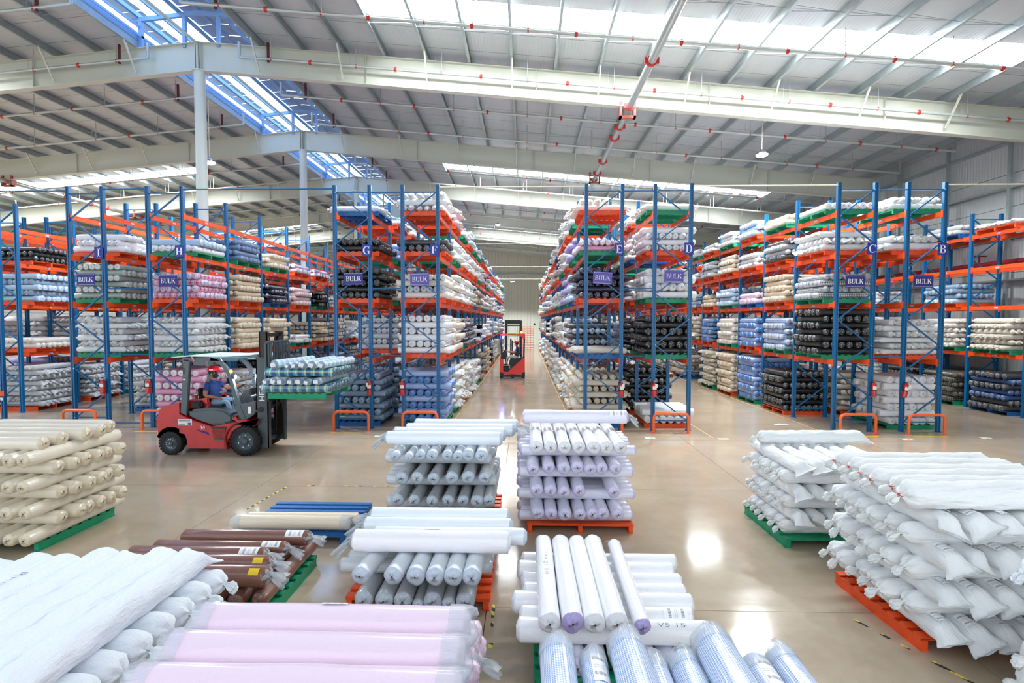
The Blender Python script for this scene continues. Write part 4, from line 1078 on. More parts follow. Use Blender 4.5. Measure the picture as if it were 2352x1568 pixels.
# pallets
PALS.sort(key=lambda p: -(px(p[0])[2] if px(p[0]) else 0))
q = MB(); nn = 0; pm_mats = [PC['orange'], PC['green'], PC['blue']]
for (c, rot, col, lab, sx, sy) in PALS:
    p = px(c + Vector((0, 0, .1)))
    if p is None or not (-120 < p[0] < 2470): continue
    if nn < 60:
        o = empty('pallet', c, (0, 0, rot), label=lab, cat='pallet', group='metal pallets'); o.scale = (sx, sy, 1)
        for x in (-PW/2+.04, 0, PW/2-.04): ob('rail', rail_me[col], o, (x, 0, 0))
        for i in range(8): ob('deck_board', deck_me[col], o, (0, -PD/2+.05+(PD-.1)*i/7, 0))
    elif nn < 300: ob('pallet', whole_me[col], None, c, (0, 0, rot), label=lab, cat='pallet', group='metal pallets')
    else:
        M = Matrix.Translation(c) @ Matrix.Rotation(rot, 4, 'Z'); w = whole_me[col]
        q.add([M @ v.co for v in w.vertices], [tuple(f.vertices) for f in w.polygons], ['orange', 'green', 'blue'].index(col))
    nn += 1
q.build('distant_pallets', pm_mats, label='orange, green and blue pallets in the racks further back', cat='pallets', kind='stuff')
print('rolls', cnt, 'pallets', nn)
# stacks of empty orange pallets and sacks at the end of the aisle
for (X, k0) in ((-.28, 0), (.55, 1)):
    for j in range(13):
        ob('pallet', whole_me['orange'], None, (X, 57.5, j*.19), (0, 0, 0), label='empty orange pallet, %s from the floor, %s stack at the aisle end' % (ORD[j+1] if j < 12 else 'topmost', ('left', 'right')[k0]), cat='pallet', group='empty pallets at the aisle end').scale = (.5, .8, 1.2)
# ------------------------------------------------------------------ signs, guards, extinguishers, floor marks
def arcp(cx, cy, rx, ry, a0, a1, n=10):
    return [(cx+rx*math.cos(a0+(a1-a0)*i/n), cy+ry*math.sin(a0+(a1-a0)*i/n)) for i in range(n+1)]
def thick_arc(cx, cy, rx, ry, a0, a1, w0, w1, n=14):
    """arc stroke whose width grows from w0 at the ends to w1 in its middle"""
    out = []
    for i in range(n):
        t0, t1 = i/n, (i+1)/n; q = []
        for t in (t0, t1):
            w = w0+(w1-w0)*math.sin(PI*t); a = a0+(a1-a0)*t
            q.append(((cx+rx*math.cos(a), cy+ry*math.sin(a)), (cx+(rx-w)*math.cos(a), cy+(ry-w*.45)*math.sin(a))))
        out.append([q[0][0], q[1][0], q[1][1], q[0][1]])
    return out
def rct(x0, x1, y0, y1): return [(x0, y0), (x1, y0), (x1, y1), (x0, y1)]
def serif(x, y, w=.3, h=.07): return rct(x-w/2, x+w/2, y, y+h)
def glyph(c):
    S = .17; th = .055
    if c == 'I': return [rct(.2, .2+S, 0, 1), serif(.285, 0, .4), serif(.285, .93, .4)], .57
    if c == 'H': return [rct(.1, .1+S, 0, 1), rct(.6, .6+S, 0, 1), rct(.2, .65, .47, .53), serif(.185, 0), serif(.185, .93), serif(.685, 0), serif(.685, .93)], .88
    if c == 'F': return [rct(.12, .12+S, 0, 1), rct(.1, .72, .93, 1), rct(.66, .72, .72, 1), rct(.2, .52, .47, .53), rct(.48, .52, .36, .64), serif(.205, 0, .36)], .76
    if c == 'E': return [rct(.12, .12+S, 0, 1), rct(.05, .72, .93, 1), rct(.66, .72, .74, 1), rct(.2, .52, .47, .53), rct(.48, .52, .36, .64), rct(.05, .75, 0, .07), rct(.69, .75, 0, .27)], .8
    if c == 'L': return [rct(.12, .12+S, 0, 1), serif(.205, .93, .36), rct(.05, .72, 0, .07), rct(.66, .72, 0, .3)], .76
    if c == 'D': return [rct(.12, .12+S, 0, 1), rct(.03, .4, .94, 1), rct(.03, .4, 0, .06)] + thick_arc(.38, .5, .44, .5, PI/2, -PI/2, .06, S+.02), .88
    if c == 'B': return [rct(.12, .12+S, 0, 1), rct(.03, .42, .94, 1), rct(.03, .42, 0, .06), rct(.2, .42, .49, .55)] + thick_arc(.4, .76, .3, .24, PI/2, -PI/2, .05, S) + thick_arc(.4, .27, .36, .27, PI/2, -PI/2, .05, S), .8
    if c == 'C': return thick_arc(.5, .5, .44, .5, .7, 2*PI-.7, .06, S+.03, 20) + [rct(.78, .84, .68, .98)], .9
    if c == 'G': return thick_arc(.5, .5, .44, .5, .7, 2*PI-.75, .06, S+.03, 20) + [rct(.78, .84, .68, .98), rct(.69, .85, .06, .42), rct(.6, .93, .38, .44)], .96
    if c == 'U': return [rct(.1, .1+S, .3, 1), rct(.66, .74, .3, 1), serif(.185, .93), serif(.7, .93, .26)] + [[a, b, d, e] for a, b, d, e in thick_arc(.42, .32, .32, .33, PI, 2*PI, .1, .12)], .85
    if c == 'K': return [rct(.1, .1+S, 0, 1), serif(.185, 0), serif(.185, .93), [(.27, .42), (.33, .42), (.72, .95), (.64, .95)], [(.38, .55), (.55, .62), (.85, .05), (.62, .05)], serif(.66, .93, .26), serif(.73, 0, .3)], .9
    return [], .5
def serif_text(q, s, cx, cz, h, y, mi):
    w = 0; gl = []
    for c in s: g, a = glyph(c); gl.append((g, w)); w += a
    w *= h
    for g, x0 in gl:
        for poly in g:
            pts = [(cx-w/2+(x0+px_)*h, cz-h/2+py_*h) for px_, py_ in poly]
            q.add([(p[0], y, p[1]) for p in pts], [tuple(range(len(pts)))], mi)
M_sb = mat('sign_blue', '16309a', .45); M_sn = mat('sign_navy', '241f7c', .45); M_sp = mat('sign_purple', '564aa6', .45); M_tx = mat('sign_lettering', 'f4f5fb', .5)
side = {'I': 'leftmost', 'B': 'rightmost'}
for nm, bx, bz, lx, lz, mm, tilt in (('I', -12.566, 4.25, -12.149, 5.016, M_sn, 0), ('H', -10.175, 4.211, -9.815, 5.049, M_sn, 0), ('G', -4.85, 4.268, -4.471, 5.062, M_sn, -.02), ('F', -2.974, 4.254, -2.551, 5.07, M_sp, -.02),
                             ('E', 2.153, 4.287, 2.605, 5.082, M_sp, .06), ('D', 4.13, 4.333, 4.528, 5.09, M_sp, .02), ('C', 9.104, 4.185, 9.517, 5.079, M_sn, .02), ('B', 10.943, 4.183, 11.419, 5.063, M_sn, 0)):
    q = MB(); q.box(-.265, .265, 0, .015, -.17, .17); q.box(-.24, .24, -.001, 0, -.148, -.143, 1).box(-.24, .24, -.001, 0, .143, .148, 1)
    serif_text(q, 'BULK', 0, 0, .13, -.004, 1)
    q.ball((-.24, 0, .145), .01, 1, 6).ball((.24, 0, .145), .01, 1, 6)
    q.build('bulk_sign', [mm, M_tx], loc=(bx, 14.975, bz), rot=(0, tilt, 0), cat='sign', group='bulk signs', label='%s sign reading BULK on the front of rack %s' % ('navy' if mm == M_sn else 'purple', nm))
    q = MB(); q.box(-.125, .125, 0, .012, -.165, .165); serif_text(q, nm, 0, 0, .225, -.004, 1)
    q.build('letter_sign', [M_sb, M_tx], loc=(lx, 14.955, lz), cat='sign', group='rack letter signs', label='small blue sign with the white letter %s on a rack post' % nm)
M_hose = mat('black_hose', '141416', .5); M_exr = mat('extinguisher_red', 'c4161c', .25, coat=.5)
bodym = MB().lathe([(-.22, .05), (-.215, .07), (.1, .07), (.15, .055), (.18, .025), (.2, .022)], (0, 0, 0), 'Z', 20).mesh('extinguisher', M_exr, smooth=True)
headm = MB().box(-.02, .02, -.02, .02, .19, .225).bar((0, 0, .225), (.11, 0, .26), .02, .012).bar((0, 0, .21), (.1, 0, .215), .02, .01).mesh('valve_handle', M_steel)
hosem = MB().tube([(-.02, 0, .2), (-.09, 0, .18), (-.11, -.02, .05), (-.085, -.03, -.05)], .012, 8).mesh('hose', M_hose, smooth=True)
strapm = MB().lathe([(-.04, .071), (-.04, .075), (-.025, .075), (-.025, .071)], (0, 0, 0), 'Z', 20).mesh('strap', M_hose)
elm = bpy.data.meshes.new('paper_label'); elm.from_pydata([(x_*.074 if 0 else .0736*math.sin(a), -.0736*math.cos(a), z) for a in (-.8, -.3, .3, .8) for z in (-.01, .08)], [], [(0, 2, 3, 1), (2, 4, 5, 3), (4, 6, 7, 5)]); elm.materials.append(mat('extinguisher_label', 'efece0', .5)); 
tagm = MB().box(.0, .07, -.09, -.088, .04, .15).mesh('inspection_tag', M_wh)
for nm, x, z, tl in (('I', -12.12, 1.193, 0), ('H', -10.79, 1.211, 0), ('G', -4.41, 1.188, 0), ('F', -3.48, 1.192, 0), ('E', 2.7, 1.182, 0), ('D', 3.61, 1.186, 0), ('C', 9.65, 1.212, 0), ('B', 10.51, 1.191, .2)):
    o = ob('fire_extinguisher', bodym, None, (x, 14.93, z), (0, tl, 0), cat='extinguisher', label='red fire extinguisher on the front post of rack %s' % nm, group='fire extinguishers')
    for n_, me_ in (('valve_handle', headm), ('hose', hosem), ('strap', strapm), ('paper_label', elm)): ob(n_, me_, o)
    if nm in 'GEDB': ob('inspection_tag', tagm, o, (-.08 if nm == 'G' else 0, 0, 0))
    ob('bracket', MB().box(-.04, .04, .05, .1, -.15, .1).mesh('bracket', M_bl), o)
M_grd = mat('guard_orange', 'fb6a2a', .3, coat=.3)
for (nm, x0, x1) in (('I', -13.12, -12.17), ('H', -10.83, -9.88), ('G', -5.36, -4.38), ('F', -3.42, -2.45), ('E', 1.72, 2.68), ('D', 3.55, 4.5), ('C', 8.63, 9.58), ('B', 10.47, 11.43)):
    w = (x1-x0)/2; r = .13; pts = [(-w, 0, 0), (-w, 0, .54-r)] + [(-w+r-r*math.cos(a), 0, .54-r+r*math.sin(a)) for a in (.4, .8, 1.2)] + [(-w+r, 0, .54), (w-r, 0, .54)] + [(w-r+r*math.sin(a), 0, .54-r+r*math.cos(a)) for a in (.4, .8, 1.2)] + [(w, 0, .54-r), (w, 0, 0)]
    o = MB().tube(pts, .038, 14).build('rack_guard', M_grd, loc=((x0+x1)/2, 14.7, 0), smooth=True, cat='guard', group='orange rack guards', label='orange tube guard on the floor before rack %s' % nm)
    for s in (-w, w): ob('foot_plate', MB().lathe([(0, .075), (.012, .075)], (0, 0, 0), 'Z', 16).mesh('foot_plate', M_grd), o, (s, 0, 0))
    MB().box((x0+x1)/2-.5, (x0+x1)/2+.38, 14.38, 14.47, .0005, .002).build('floor_tape', M_yel, cat='tape', label='yellow tape strip on the floor before rack %s' % nm, group='yellow tape strips')
M_tag2 = mat('floor_label_print', 'dfe9dc', .5)
for x, y, w in ((-3.9, 14.05, 'between racks G and F'), (3.3, 14.05, 'left of rack D'), (5.2, 14.0, 'right of rack D'), (10.0, 14.1, 'between racks C and B'), (12.2, 14.3, 'right of rack B')):
    q = MB().box(x-.13, x+.13, y-.07, y+.07, .0005, .002); q.box(x+.01, x+.09, y-.025, y+.02, .002, .0024, 1)
    q.build('floor_label', [M_tag2, M_ink], cat='label', group='floor labels', label='pale printed label stuck to the floor %s' % w)
M_thin = mat('thin_yellow_line', 'cfa866', .7)
for x, w in ((-2.2, 'left'), (1.38, 'right')): MB().box(x-.02, x+.02, 14.1, 57, .0004, .0012).build('floor_line', M_thin, cat='line', label='thin yellow floor line along the %s side of the middle aisle' % w)
MB().box(4.95, 4.99, 14.1, 40, .0004, .0012).build('floor_line', M_thin, cat='line', label='thin yellow floor line beside rack D'); MB().box(8.28, 8.32, 14.1, 40, .0004, .0012).build('floor_line', M_thin, cat='line', label='thin yellow floor line beside rack C')
for x0, x1, w in ((-5.9, -4, 'G'), (3, 5, 'D'), (8.3, 12, 'B')): MB().box(x0, x1, 14.17, 14.2, .0004, .0012).build('floor_line', M_thin, cat='line', label='thin yellow floor line across the front of rack %s' % w)
def hazard_mat():
    N = NT('hazard_tape'); geo = N.node('ShaderNodeNewGeometry').outputs['Position']; sep = N.node('ShaderNodeSeparateXYZ'); N.link(geo, sep.inputs[0])
    f = N.math('LESS_THAN', N.math('FRACT', N.math('MULTIPLY', N.math('ADD', sep.outputs[1], N.math('MULTIPLY', sep.outputs[0], .8)), 7)), .5)
    N.link(N.mix(f, lin('e6cf4a'), lin('2d2c28')), N.p.inputs['Base Color']); N.set(rough=.7); return N.m
M_hz = hazard_mat()
def hazard(p0, p1, lab, frag=.62):
    p0, p1 = Vector(p0), Vector(p1); d = p1-p0; n = int(d.length/.085); q = MB(); u = d.normalized(); s = u.cross(Vector((0, 0, 1)))*.024
    for i in range(n):
        if R.random() > frag: continue
        a, b = p0+d*(i/n), p0+d*((i+.95)/n); w = s*R.uniform(.5, 1.05)
        q.add([a-w+Vector((0, 0, .0015)), b-w*.8+Vector((0, 0, .0015)), b+w+Vector((0, 0, .0015)), a+w*.9+Vector((0, 0, .0015))], [(0, 1, 2, 3)])
    q.build('hazard_tape', M_hz, cat='tape', label=lab, kind='thing')
hazard((-4.56, 8.5, 0), (-4.43, 9.78, 0), 'worn yellow and black tape on the floor left of the blue pallet', .8)
hazard((-4.43, 9.78, 0), (-2.1, 9.78, 0), 'worn thin yellow tape across the floor behind the blue pallet', .4)
hazard((-1.65, 5.5, 0), (-1.6, 5.95, 0), 'scrap of yellow and black tape left of the short grey-white stack', .9)
hazard((-.3, 3.6, 0), (-.34, 5.7, 0), 'worn yellow and black tape along the floor joint', .5)
hazard((3.42, 5.5, 0), (3.86, 4.5, 0), 'worn yellow and black tape before the big sack stack', .7)
q = MB(); q.add([(7.35, 15.9, .003), (7.6, 15.85, .02), (7.9, 15.95, .003), (7.62, 16.08, .015)], [(0, 1, 2, 3)]); q.build('paper_scrap', M_wh, cat='paper', label='scrap of white paper lying on the floor beside rack C')

# ------------------------------------------------------------------ people
M_skin = mat('skin_brown', '9a6246', .55); M_shirt = mat('polo_blue', '0b2f6e', .7, bump=.15, bscale=40); M_jean = mat('jeans_grey_blue', '6f8ba1', .75, bump=.2, bscale=50)
M_tr = mat('trousers_grey', 'b9bdb8', .75); M_shoe = mat('shoe_black', '1a1a1c', .6); M_helm = mat('helmet_red', 'd3141d', .22, coat=.6); M_hair = mat('hair_black', '14110f', .6)
def skin_body(name, J, edges, rad, mats, assign, loc):
    me = bpy.data.meshes.new('tmp'); keys = list(J); me.from_pydata([J[k] for k in keys], [], [(keys.index(a), keys.index(b)) for a, b in edges])
    o = bpy.data.objects.new('tmp', me); COL.objects.link(o)
    md = o.modifiers.new('s', 'SKIN'); md.use_smooth_shade = True
    sv = me.skin_vertices[0].data
    for i, k in enumerate(keys):
        r = rad[k]; sv[i].radius = (r, r) if isinstance(r, (int, float)) else r
        sv[i].use_root = (k == 'pelvis')
    s2 = o.modifiers.new('d', 'SUBSURF'); s2.levels = 1; s2.render_levels = 1
    dg = bpy.context.evaluated_depsgraph_get(); dg.update()
    res = bpy.data.meshes.new_from_object(o.evaluated_get(dg)); bpy.data.objects.remove(o)
    res.name = name
    res.materials.clear()
    for m_ in mats: res.materials.append(m_)
    mr = lambda k: rad[k] if isinstance(rad[k], float) else sum(rad[k])/2
    segs = [(Vector(J[a]), Vector(J[b]), assign(a, b), mr(a), mr(b)) for a, b in edges]
    for p in res.polygons:
        c = p.center; best = 1e9; bi = 0
        for a, b, mi, ra, rb in segs:
            d = b-a; t = max(0, min(1, (c-a).dot(d)/max(1e-9, d.length_squared))); dist = (c-(a+d*t)).length/(ra+(rb-ra)*t)
            if dist < best: best = dist; bi = mi if isinstance(mi, int) else (mi[0] if t < mi[2] else mi[1])
        p.material_index = bi; p.use_smooth = True
    return ob(name, res, None, loc)
def person(name, loc, P, pants, label, face=1, mask=True, detail=True, fingers=True):
    """P: joints in world; face = +1 looks along +X, -1 along -X"""
    L0 = Vector(loc); J = {}; rad = {}; E_ = []
    def j(k, p, r, par=None):
        J[k] = tuple(Vector(p)-L0); rad[k] = r
        if par: E_.append((par, k))
    pel, chest, neck = Vector(P['pelvis']), Vector(P['chest']), Vector(P['neck'])
    j('pelvis', pel, (.17, .15)); j('waist', pel.lerp(chest, .42)+Vector((face*.03, 0, 0)), (.165, .15), 'pelvis'); j('chest', chest, (.16, .135), 'waist')
    j('collar', neck+Vector((-face*.01, 0, -.05)), .085, 'chest'); j('neck', neck+Vector((0, 0, .015)), .056, 'collar')
    hd = Vector(P['head']); j('jaw', hd+Vector((face*.015, 0, -.06)), (.072, .07), 'neck'); j('skull', hd+Vector((-face*.005, 0, .03)), (.09, .088), 'jaw'); j('crown', hd+Vector((-face*.01, 0, .095)), .055, 'skull')
    for s in ('n', 'f'):
        j('sh'+s, P['sh'+s], .078, 'chest'); el = Vector(P['el'+s]); j('el'+s, el, .05, 'sh'+s)
        ha = Vector(P['ha'+s]); wr = ha.lerp(el, .28); j('mid'+s, el.lerp(wr, .35), .046, 'el'+s); j('wr'+s, wr, .029, 'mid'+s)
        d = (ha-wr).normalized(); up = Vector((0, 0, 1)); sd = d.cross(up).normalized(); up2 = sd.cross(d)
        pa = wr+d*.06; j('pa'+s, pa, (.036, .02), 'wr'+s)
        if fingers:
            for fi, (o_, l_) in enumerate(((-.028, .07), (-.009, .08), (.01, .075), (.028, .058))):
                b = pa+d*.03+sd*o_; c1 = b+d*l_*.45-up2*.01; c2 = c1+d*l_*.3-up2*.025
                j('f%d%s' % (fi, s), b, .011, 'pa'+s); j('g%d%s' % (fi, s), c1, .0095, 'f%d%s' % (fi, s)); j('h%d%s' % (fi, s), c2, .008, 'g%d%s' % (fi, s))
            sg = 1 if s == 'n' else -1
            b = pa-d*.02+sd*.03*sg-up2*.005; j('t0'+s, b, .012, 'pa'+s); j('t1'+s, b+d*.035+sd*.018*sg-up2*.012, .01, 't0'+s)
        j('hip'+s, P['hip'+s], .095, 'pelvis'); kn = Vector(P['kn'+s]); j('th'+s, Vector(P['hip'+s]).lerp(kn, .5), .088, 'hip'+s); j('kn'+s, kn, .062, 'th'+s)
        an = Vector(P['an'+s]); j('cf'+s, kn.lerp(an, .35), .058, 'kn'+s); j('an'+s, an, .038, 'cf'+s)
        j('ft'+s, an+Vector((face*.07, 0, -.05)), .04, 'an'+s); j('to'+s, an+Vector((face*.17, 0, -.06)), .032, 'ft'+s)
    def assign(a, b):
        if b in ('waist', 'chest', 'collar') or b.startswith('sh'): return 1
        if b.startswith('el'): return (1, 0, .62)
        if b.startswith('hip') or b.startswith('th') or b.startswith('kn') or b.startswith('cf'): return 2
        if b.startswith('an'): return 2
        if b.startswith('ft') or b.startswith('to'): return 3
        return 0
    o = skin_body(name, J, E_, rad, [M_skin, M_shirt, pants, M_shoe], assign, loc)
    o['label'] = label; o['category'] = 'person'
    h = hd-L0
    # helmet: dome, brim, badge strip
    q = MB(); n = 24; prof = [(.02, .142), (.05, .14), (.085, .128), (.12, .098), (.142, .055), (.15, .012)]
    q.lathe([(z, r) for z, r in prof], h+Vector((-face*.005, 0, .045)), 'Z', n)
    for v in range(len(q.v)): x, y, z = q.v[v]; q.v[v] = (h.x+(x-h.x)*1.0, h.y+(y-h.y)*.86, z)
    q.build('safety_helmet', M_helm, o, smooth=True, label='red safety helmet')
    br = MB(); pts = [(math.cos(a)*.17, math.sin(a)*.118) for a in [2*PI*i/24 for i in range(24)]]
    br.add([(h.x-face*.0+(x*(1.22 if x*face > 0 else .95)), h.y+y, h.z+.062-(.012 if x*face > .1 else 0)) for x, y in pts]+[(h.x+x*.8, h.y+y*.85, h.z+.085) for x, y in pts], [(i, (i+1) % 24, 24+(i+1) % 24, 24+i) for i in range(24)] + [tuple(range(24))])
    br.build('helmet_brim', M_helm, o, smooth=True)
    MB().box(h.x+face*.0-.03, h.x+.05, h.y-.124, h.y-.114, h.z+.088, h.z+.108).build('helmet_badge', M_wh, o)
    q = MB().ball((h.x-face*.02, h.y, h.z+.02), .092, sc=(1, .95, .95), n=14); q.build('hair', M_hair, o, smooth=True)
    for s in (-1, 1):
        MB().ball((h.x-face*.01, h.y+s*.086, h.z-.015), .026, sc=(.7, .35, 1), n=8).build('ear', M_skin, o, smooth=True)
        MB().ball((h.x+face*.083, h.y+s*.032, h.z+.018), .012, n=8).build('eye', M_hair, o, smooth=True)
    MB().ball((h.x+face*.095, h.y, h.z-.01), .02, sc=(1, .7, 1.3), n=8).build('nose', M_skin, o, smooth=True)
    if mask: MB().ball((h.x+face*.045, h.y, h.z-.05), .078, sc=(.9, 1.0, .82), n=14).build('face_mask', mat('mask_black', '15171c', .8), o, smooth=True)
    else: MB().ball((h.x+face*.083, h.y, h.z-.052), .018, sc=(.5, 1.3, .4), n=8).build('mouth', mat('lip', '7d4038', .5), o, smooth=True)
    cb = MB().lathe([(0, .085), (.03, .075), (.045, .07)], Vector(P['neck'])-L0+Vector((0, 0, -.045)), 'Z', 16); cb.build('shirt_collar', M_shirt, o, smooth=True)
    return o
drv = dict(pelvis=(-7.4, 12.4, 1.19), chest=(-7.4, 12.4, 1.5), neck=(-7.4, 12.4, 1.68), head=(-7.37, 12.38, 1.84),
  shn=(-7.42, 12.2, 1.59), eln=(-7.43, 12.12, 1.34), han=(-7.08, 12.16, 1.29), shf=(-7.38, 12.62, 1.59), elf=(-7.2, 12.7, 1.45), haf=(-6.84, 12.62, 1.56),
  hipn=(-7.38, 12.3, 1.16), knn=(-6.98, 12.24, 1.2), ann=(-6.84, 12.24, .84), hipf=(-7.38, 12.5, 1.16), knf=(-6.98, 12.58, 1.2), anf=(-6.84, 12.58, .84))
person('person', (-7.4, 12.4, 1.1), drv, M_jean, 'seated driver in red helmet, black mask and blue polo shirt steering the red forklift')
rdr = dict(pelvis=(-.44, 28.7, 1.15), chest=(-.43, 28.7, 1.45), neck=(-.43, 28.7, 1.65), head=(-.47, 28.68, 1.83),
  shn=(-.41, 28.52, 1.55), eln=(-.56, 28.46, 1.36), han=(-.95, 28.5, 1.41), shf=(-.43, 28.9, 1.55), elf=(-.58, 28.95, 1.38), haf=(-.95, 28.9, 1.42),
  hipn=(-.46, 28.6, 1.12), knn=(-.95, 28.58, 1.15), ann=(-1.03, 28.58, .76), hipf=(-.46, 28.8, 1.12), knf=(-.92, 28.82, 1.15), anf=(-1.0, 28.82, .76))
person('person', (-.44, 28.7, 1.1), rdr, M_tr, 'seated driver in red helmet, blue polo and grey trousers on the reach truck', face=-1, mask=False, fingers=True)

# ------------------------------------------------------------------ counterbalance forklift, facing right
M_fr = mat('forklift_red', 'c3151c', .28, coat=.5, var=.18, bscale=5); M_fg = mat('forklift_grey', '4c565d', .35, coat=.3); M_fd = mat('dark_grey_plastic', '24282c', .45)
M_tyre = mat('tyre_rubber', '1d1d1e', .75, bump=.35, bscale=35); M_rim = mat('rim_grey', '46545c', .45); M_mast = mat('mast_steel', '4a5459', .35, metal=.3); M_rail = mat('greasy_rail', '3a332e', .4, metal=.4, var=.4, bscale=12)
fk = empty('forklift', (-7.2, 12.5, 0), label='red counterbalance forklift with grey mast, white canopy sheet and plaid load', cat='forklift')
FO = Vector((-7.2, 12.5, 0))
def FB(q, name, m_, par=None, **kw):
    q.v = [(x-FO.x, y-FO.y, z) for x, y, z in q.v]
    if 'loc' in kw: kw['loc'] = tuple(Vector(kw['loc'])-FO)
    return q.build(name, m_, par or fk, **kw)
def wheelarch(cx, cz, r, a0, a1, n=9): return [(cx+r*math.cos(a0+(a1-a0)*i/n), cz+r*math.sin(a0+(a1-a0)*i/n)) for i in range(n+1)]
# counterweight with the rear wheel arch
cw = [(-8.44, .4), (-8.47, .7), (-8.42, 1.02), (-8.34, 1.1), (-8.0, 1.2), (-7.93, 1.2), (-7.93, .5)] + wheelarch(-8.13, .28, .36, .5, 2.75)
FB(MB().prism(cw, 11.96, 13.04), 'counterweight', M_fr, bevel=.03)
FB(MB().prism([(-8.3, 1.09), (-7.95, 1.19), (-7.35, 1.31), (-7.35, 1.17), (-7.9, 1.0), (-8.3, .95)], 12.1, 12.9), 'rear_cowl', M_fr, bevel=.02)
bd = [(-7.95, .95), (-7.62, .8), (-7.2, .66), (-6.85, .72), (-6.5, .78), (-6.42, .72), (-6.72, .55), (-6.83, .3), (-6.85, .15), (-7.78, .15)] + wheelarch(-8.13, .28, .36, -.1, .55, 4) + [(-7.95, .5)]
FB(MB().prism(bd, 11.95, 13.05), 'chassis_panel', M_fr, bevel=.012)
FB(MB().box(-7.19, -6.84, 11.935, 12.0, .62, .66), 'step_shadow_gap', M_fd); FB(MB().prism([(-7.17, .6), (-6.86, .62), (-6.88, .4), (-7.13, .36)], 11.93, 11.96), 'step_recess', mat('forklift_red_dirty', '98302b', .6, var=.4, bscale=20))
FB(MB().box(-7.1, -6.86, 11.9, 11.99, .35, .375), 'step_plate', mat('step_grey', '6c6462', .7, bump=.5, bscale=80))
hd_ = [(-7.78, .93), (-7.7, 1.04), (-7.2, 1.08), (-6.92, 1.05), (-6.72, .93), (-6.7, .76), (-6.9, .7), (-7.2, .69), (-7.6, .82)]
FB(MB().prism(hd_, 11.97, 13.03), 'engine_hood', M_fg, bevel=.05)
FB(MB().prism([(-7.78, .92), (-7.68, 1.02), (-7.4, 1.3), (-7.35, 1.3), (-7.35, 1.04), (-7.6, .85)], 12.15, 12.85), 'hood_rear', M_fr, bevel=.02)
for y, s in ((11.98, 1), (12.94, 1)):
    FB(MB().prism([(-7.93, .97), (-7.78, .9), (-7.68, 2.2), (-7.83, 2.2)], y, y+.09), 'rear_pillar', M_fg, bevel=.012)
    q = MB(); pts = [(-6.45, .82), (-6.6, 1.2), (-6.72, 1.7), (-6.84, 1.98), (-6.97, 2.13), (-7.15, 2.2)]
    pts = [(-6.45, .82), (-6.53, 1.01), (-6.6, 1.2), (-6.67, 1.45), (-6.725, 1.7), (-6.77, 1.83), (-6.83, 1.95), (-6.9, 2.05), (-6.99, 2.13), (-7.08, 2.175), (-7.2, 2.2)]
    w_ = .04; up_ = []; lo_ = []
    for i_ in range(len(pts)):
        a_, b_ = pts[max(0, i_-1)], pts[min(len(pts)-1, i_+1)]; dx, dz = b_[0]-a_[0], b_[1]-a_[1]; l_ = math.hypot(dx, dz); up_.append((pts[i_][0]-dz/l_*w_, pts[i_][1]+dx/l_*w_)); lo_.append((pts[i_][0]+dz/l_*w_, pts[i_][1]-dx/l_*w_))
    q.prism(up_+lo_[::-1], y, y+.09)
    FB(q, 'front_pillar', M_fg)
    FB(MB().box(-7.85, -6.6, y, y+.09, 2.17, 2.24), 'guard_side_rail', M_fg)
q = MB()
FB(MB().box(-7.85, -7.78, 12, 13.0, 2.17, 2.25), 'guard_cross_bar', M_fg)
for x in (-7.6, -7.4, -7.2, -7.0, -6.8): FB(MB().box(x-.02, x+.02, 12, 13, 2.19, 2.24), 'guard_cross_bar', M_fg)
FB(MB().prism([(-8.02, 2.245), (-7.6, 2.275), (-6.9, 2.26), (-6.45, 2.29), (-6.2, 2.3), (-6.2, 2.315), (-6.9, 2.285), (-7.6, 2.3), (-8.02, 2.26)], 11.86, 13.1), 'canopy_sheet', mat('canopy_sheet', 'dfe6e2', .5), label='white canopy sheet tied on the guard')
FB(MB().box(-7.1, -6.2, 11.855, 11.9, 2.24, 2.262), 'canopy_lining', mat('canopy_teal', '3f9ab0', .6))
for x in (-7.62, -6.97): FB(MB().bar((x, 11.95, 2.29), (x+.06, 11.95, 2.17), .03, .01), 'tie_strap', M_wh)
FB(MB().box(-7.6, -7.33, 11.99, 12.0, 2.06, 2.18), 'visor_plate', M_fg)
q = MB()
for i in range(7): q.box(-7.845, -7.80, 11.972, 11.981, 1.87+.02*i, 1.88+.02*i)
o = FB(q, 'vent_slots', M_fd); o['kind'] = 'stuff'
FB(MB().box(-7.84, -7.78, 11.97, 11.98, 1.72, 1.75), 'pillar_sticker', M_wh)
# wheels
def wheel(cx, y, r, w, bolts_n, nm, br, rr, studs):
    t = MB(); pr = [(0, r*.62), (0, r*.8), (w*.1, r*.93), (w*.2, r*.965), (w*.8, r*.965), (w*.9, r*.93), (w, r*.8), (w, r*.62)]
    t.lathe(pr, (0, 0, 0), 'Y', 36, cap=False)
    for k in range(24):
        a = 2*PI*k/24
        M = Matrix.Rotation(-a, 4, 'Y')
        t.box(r*.93, r, .012, w*.48, -.022, .022, 0, M @ Matrix.Rotation(.18, 4, 'X')); t.box(r*.93, r, w*.52, w-.012, -.022, .022, 0, M @ Matrix.Rotation(.13, 4, 'Y'))
    tv = t.build('tyre', M_tyre, fk, loc=Vector((cx, y, r))-FO, smooth=True, angle=25)
    MB().lathe([(.0, r*.63), (.015, r*.6), (.05, r*.55), (.06, r*.4), (.04, r*.25), (.02, r*.23), (.0, r*.2), (.0, .01)], (0, 0, 0), 'Y', 32, cap=False).build('rim', M_rim, tv, smooth=True)
    q = MB()
    for k in range(studs):
        a = 2*PI*k/studs+.3; q.lathe([(.0, br), (.05, br)], (rr*math.cos(a), 0.01, rr*math.sin(a)), 'Y', 8)
    q2 = q.build('wheel_nuts', M_bolt, tv); q2['kind'] = 'stuff'
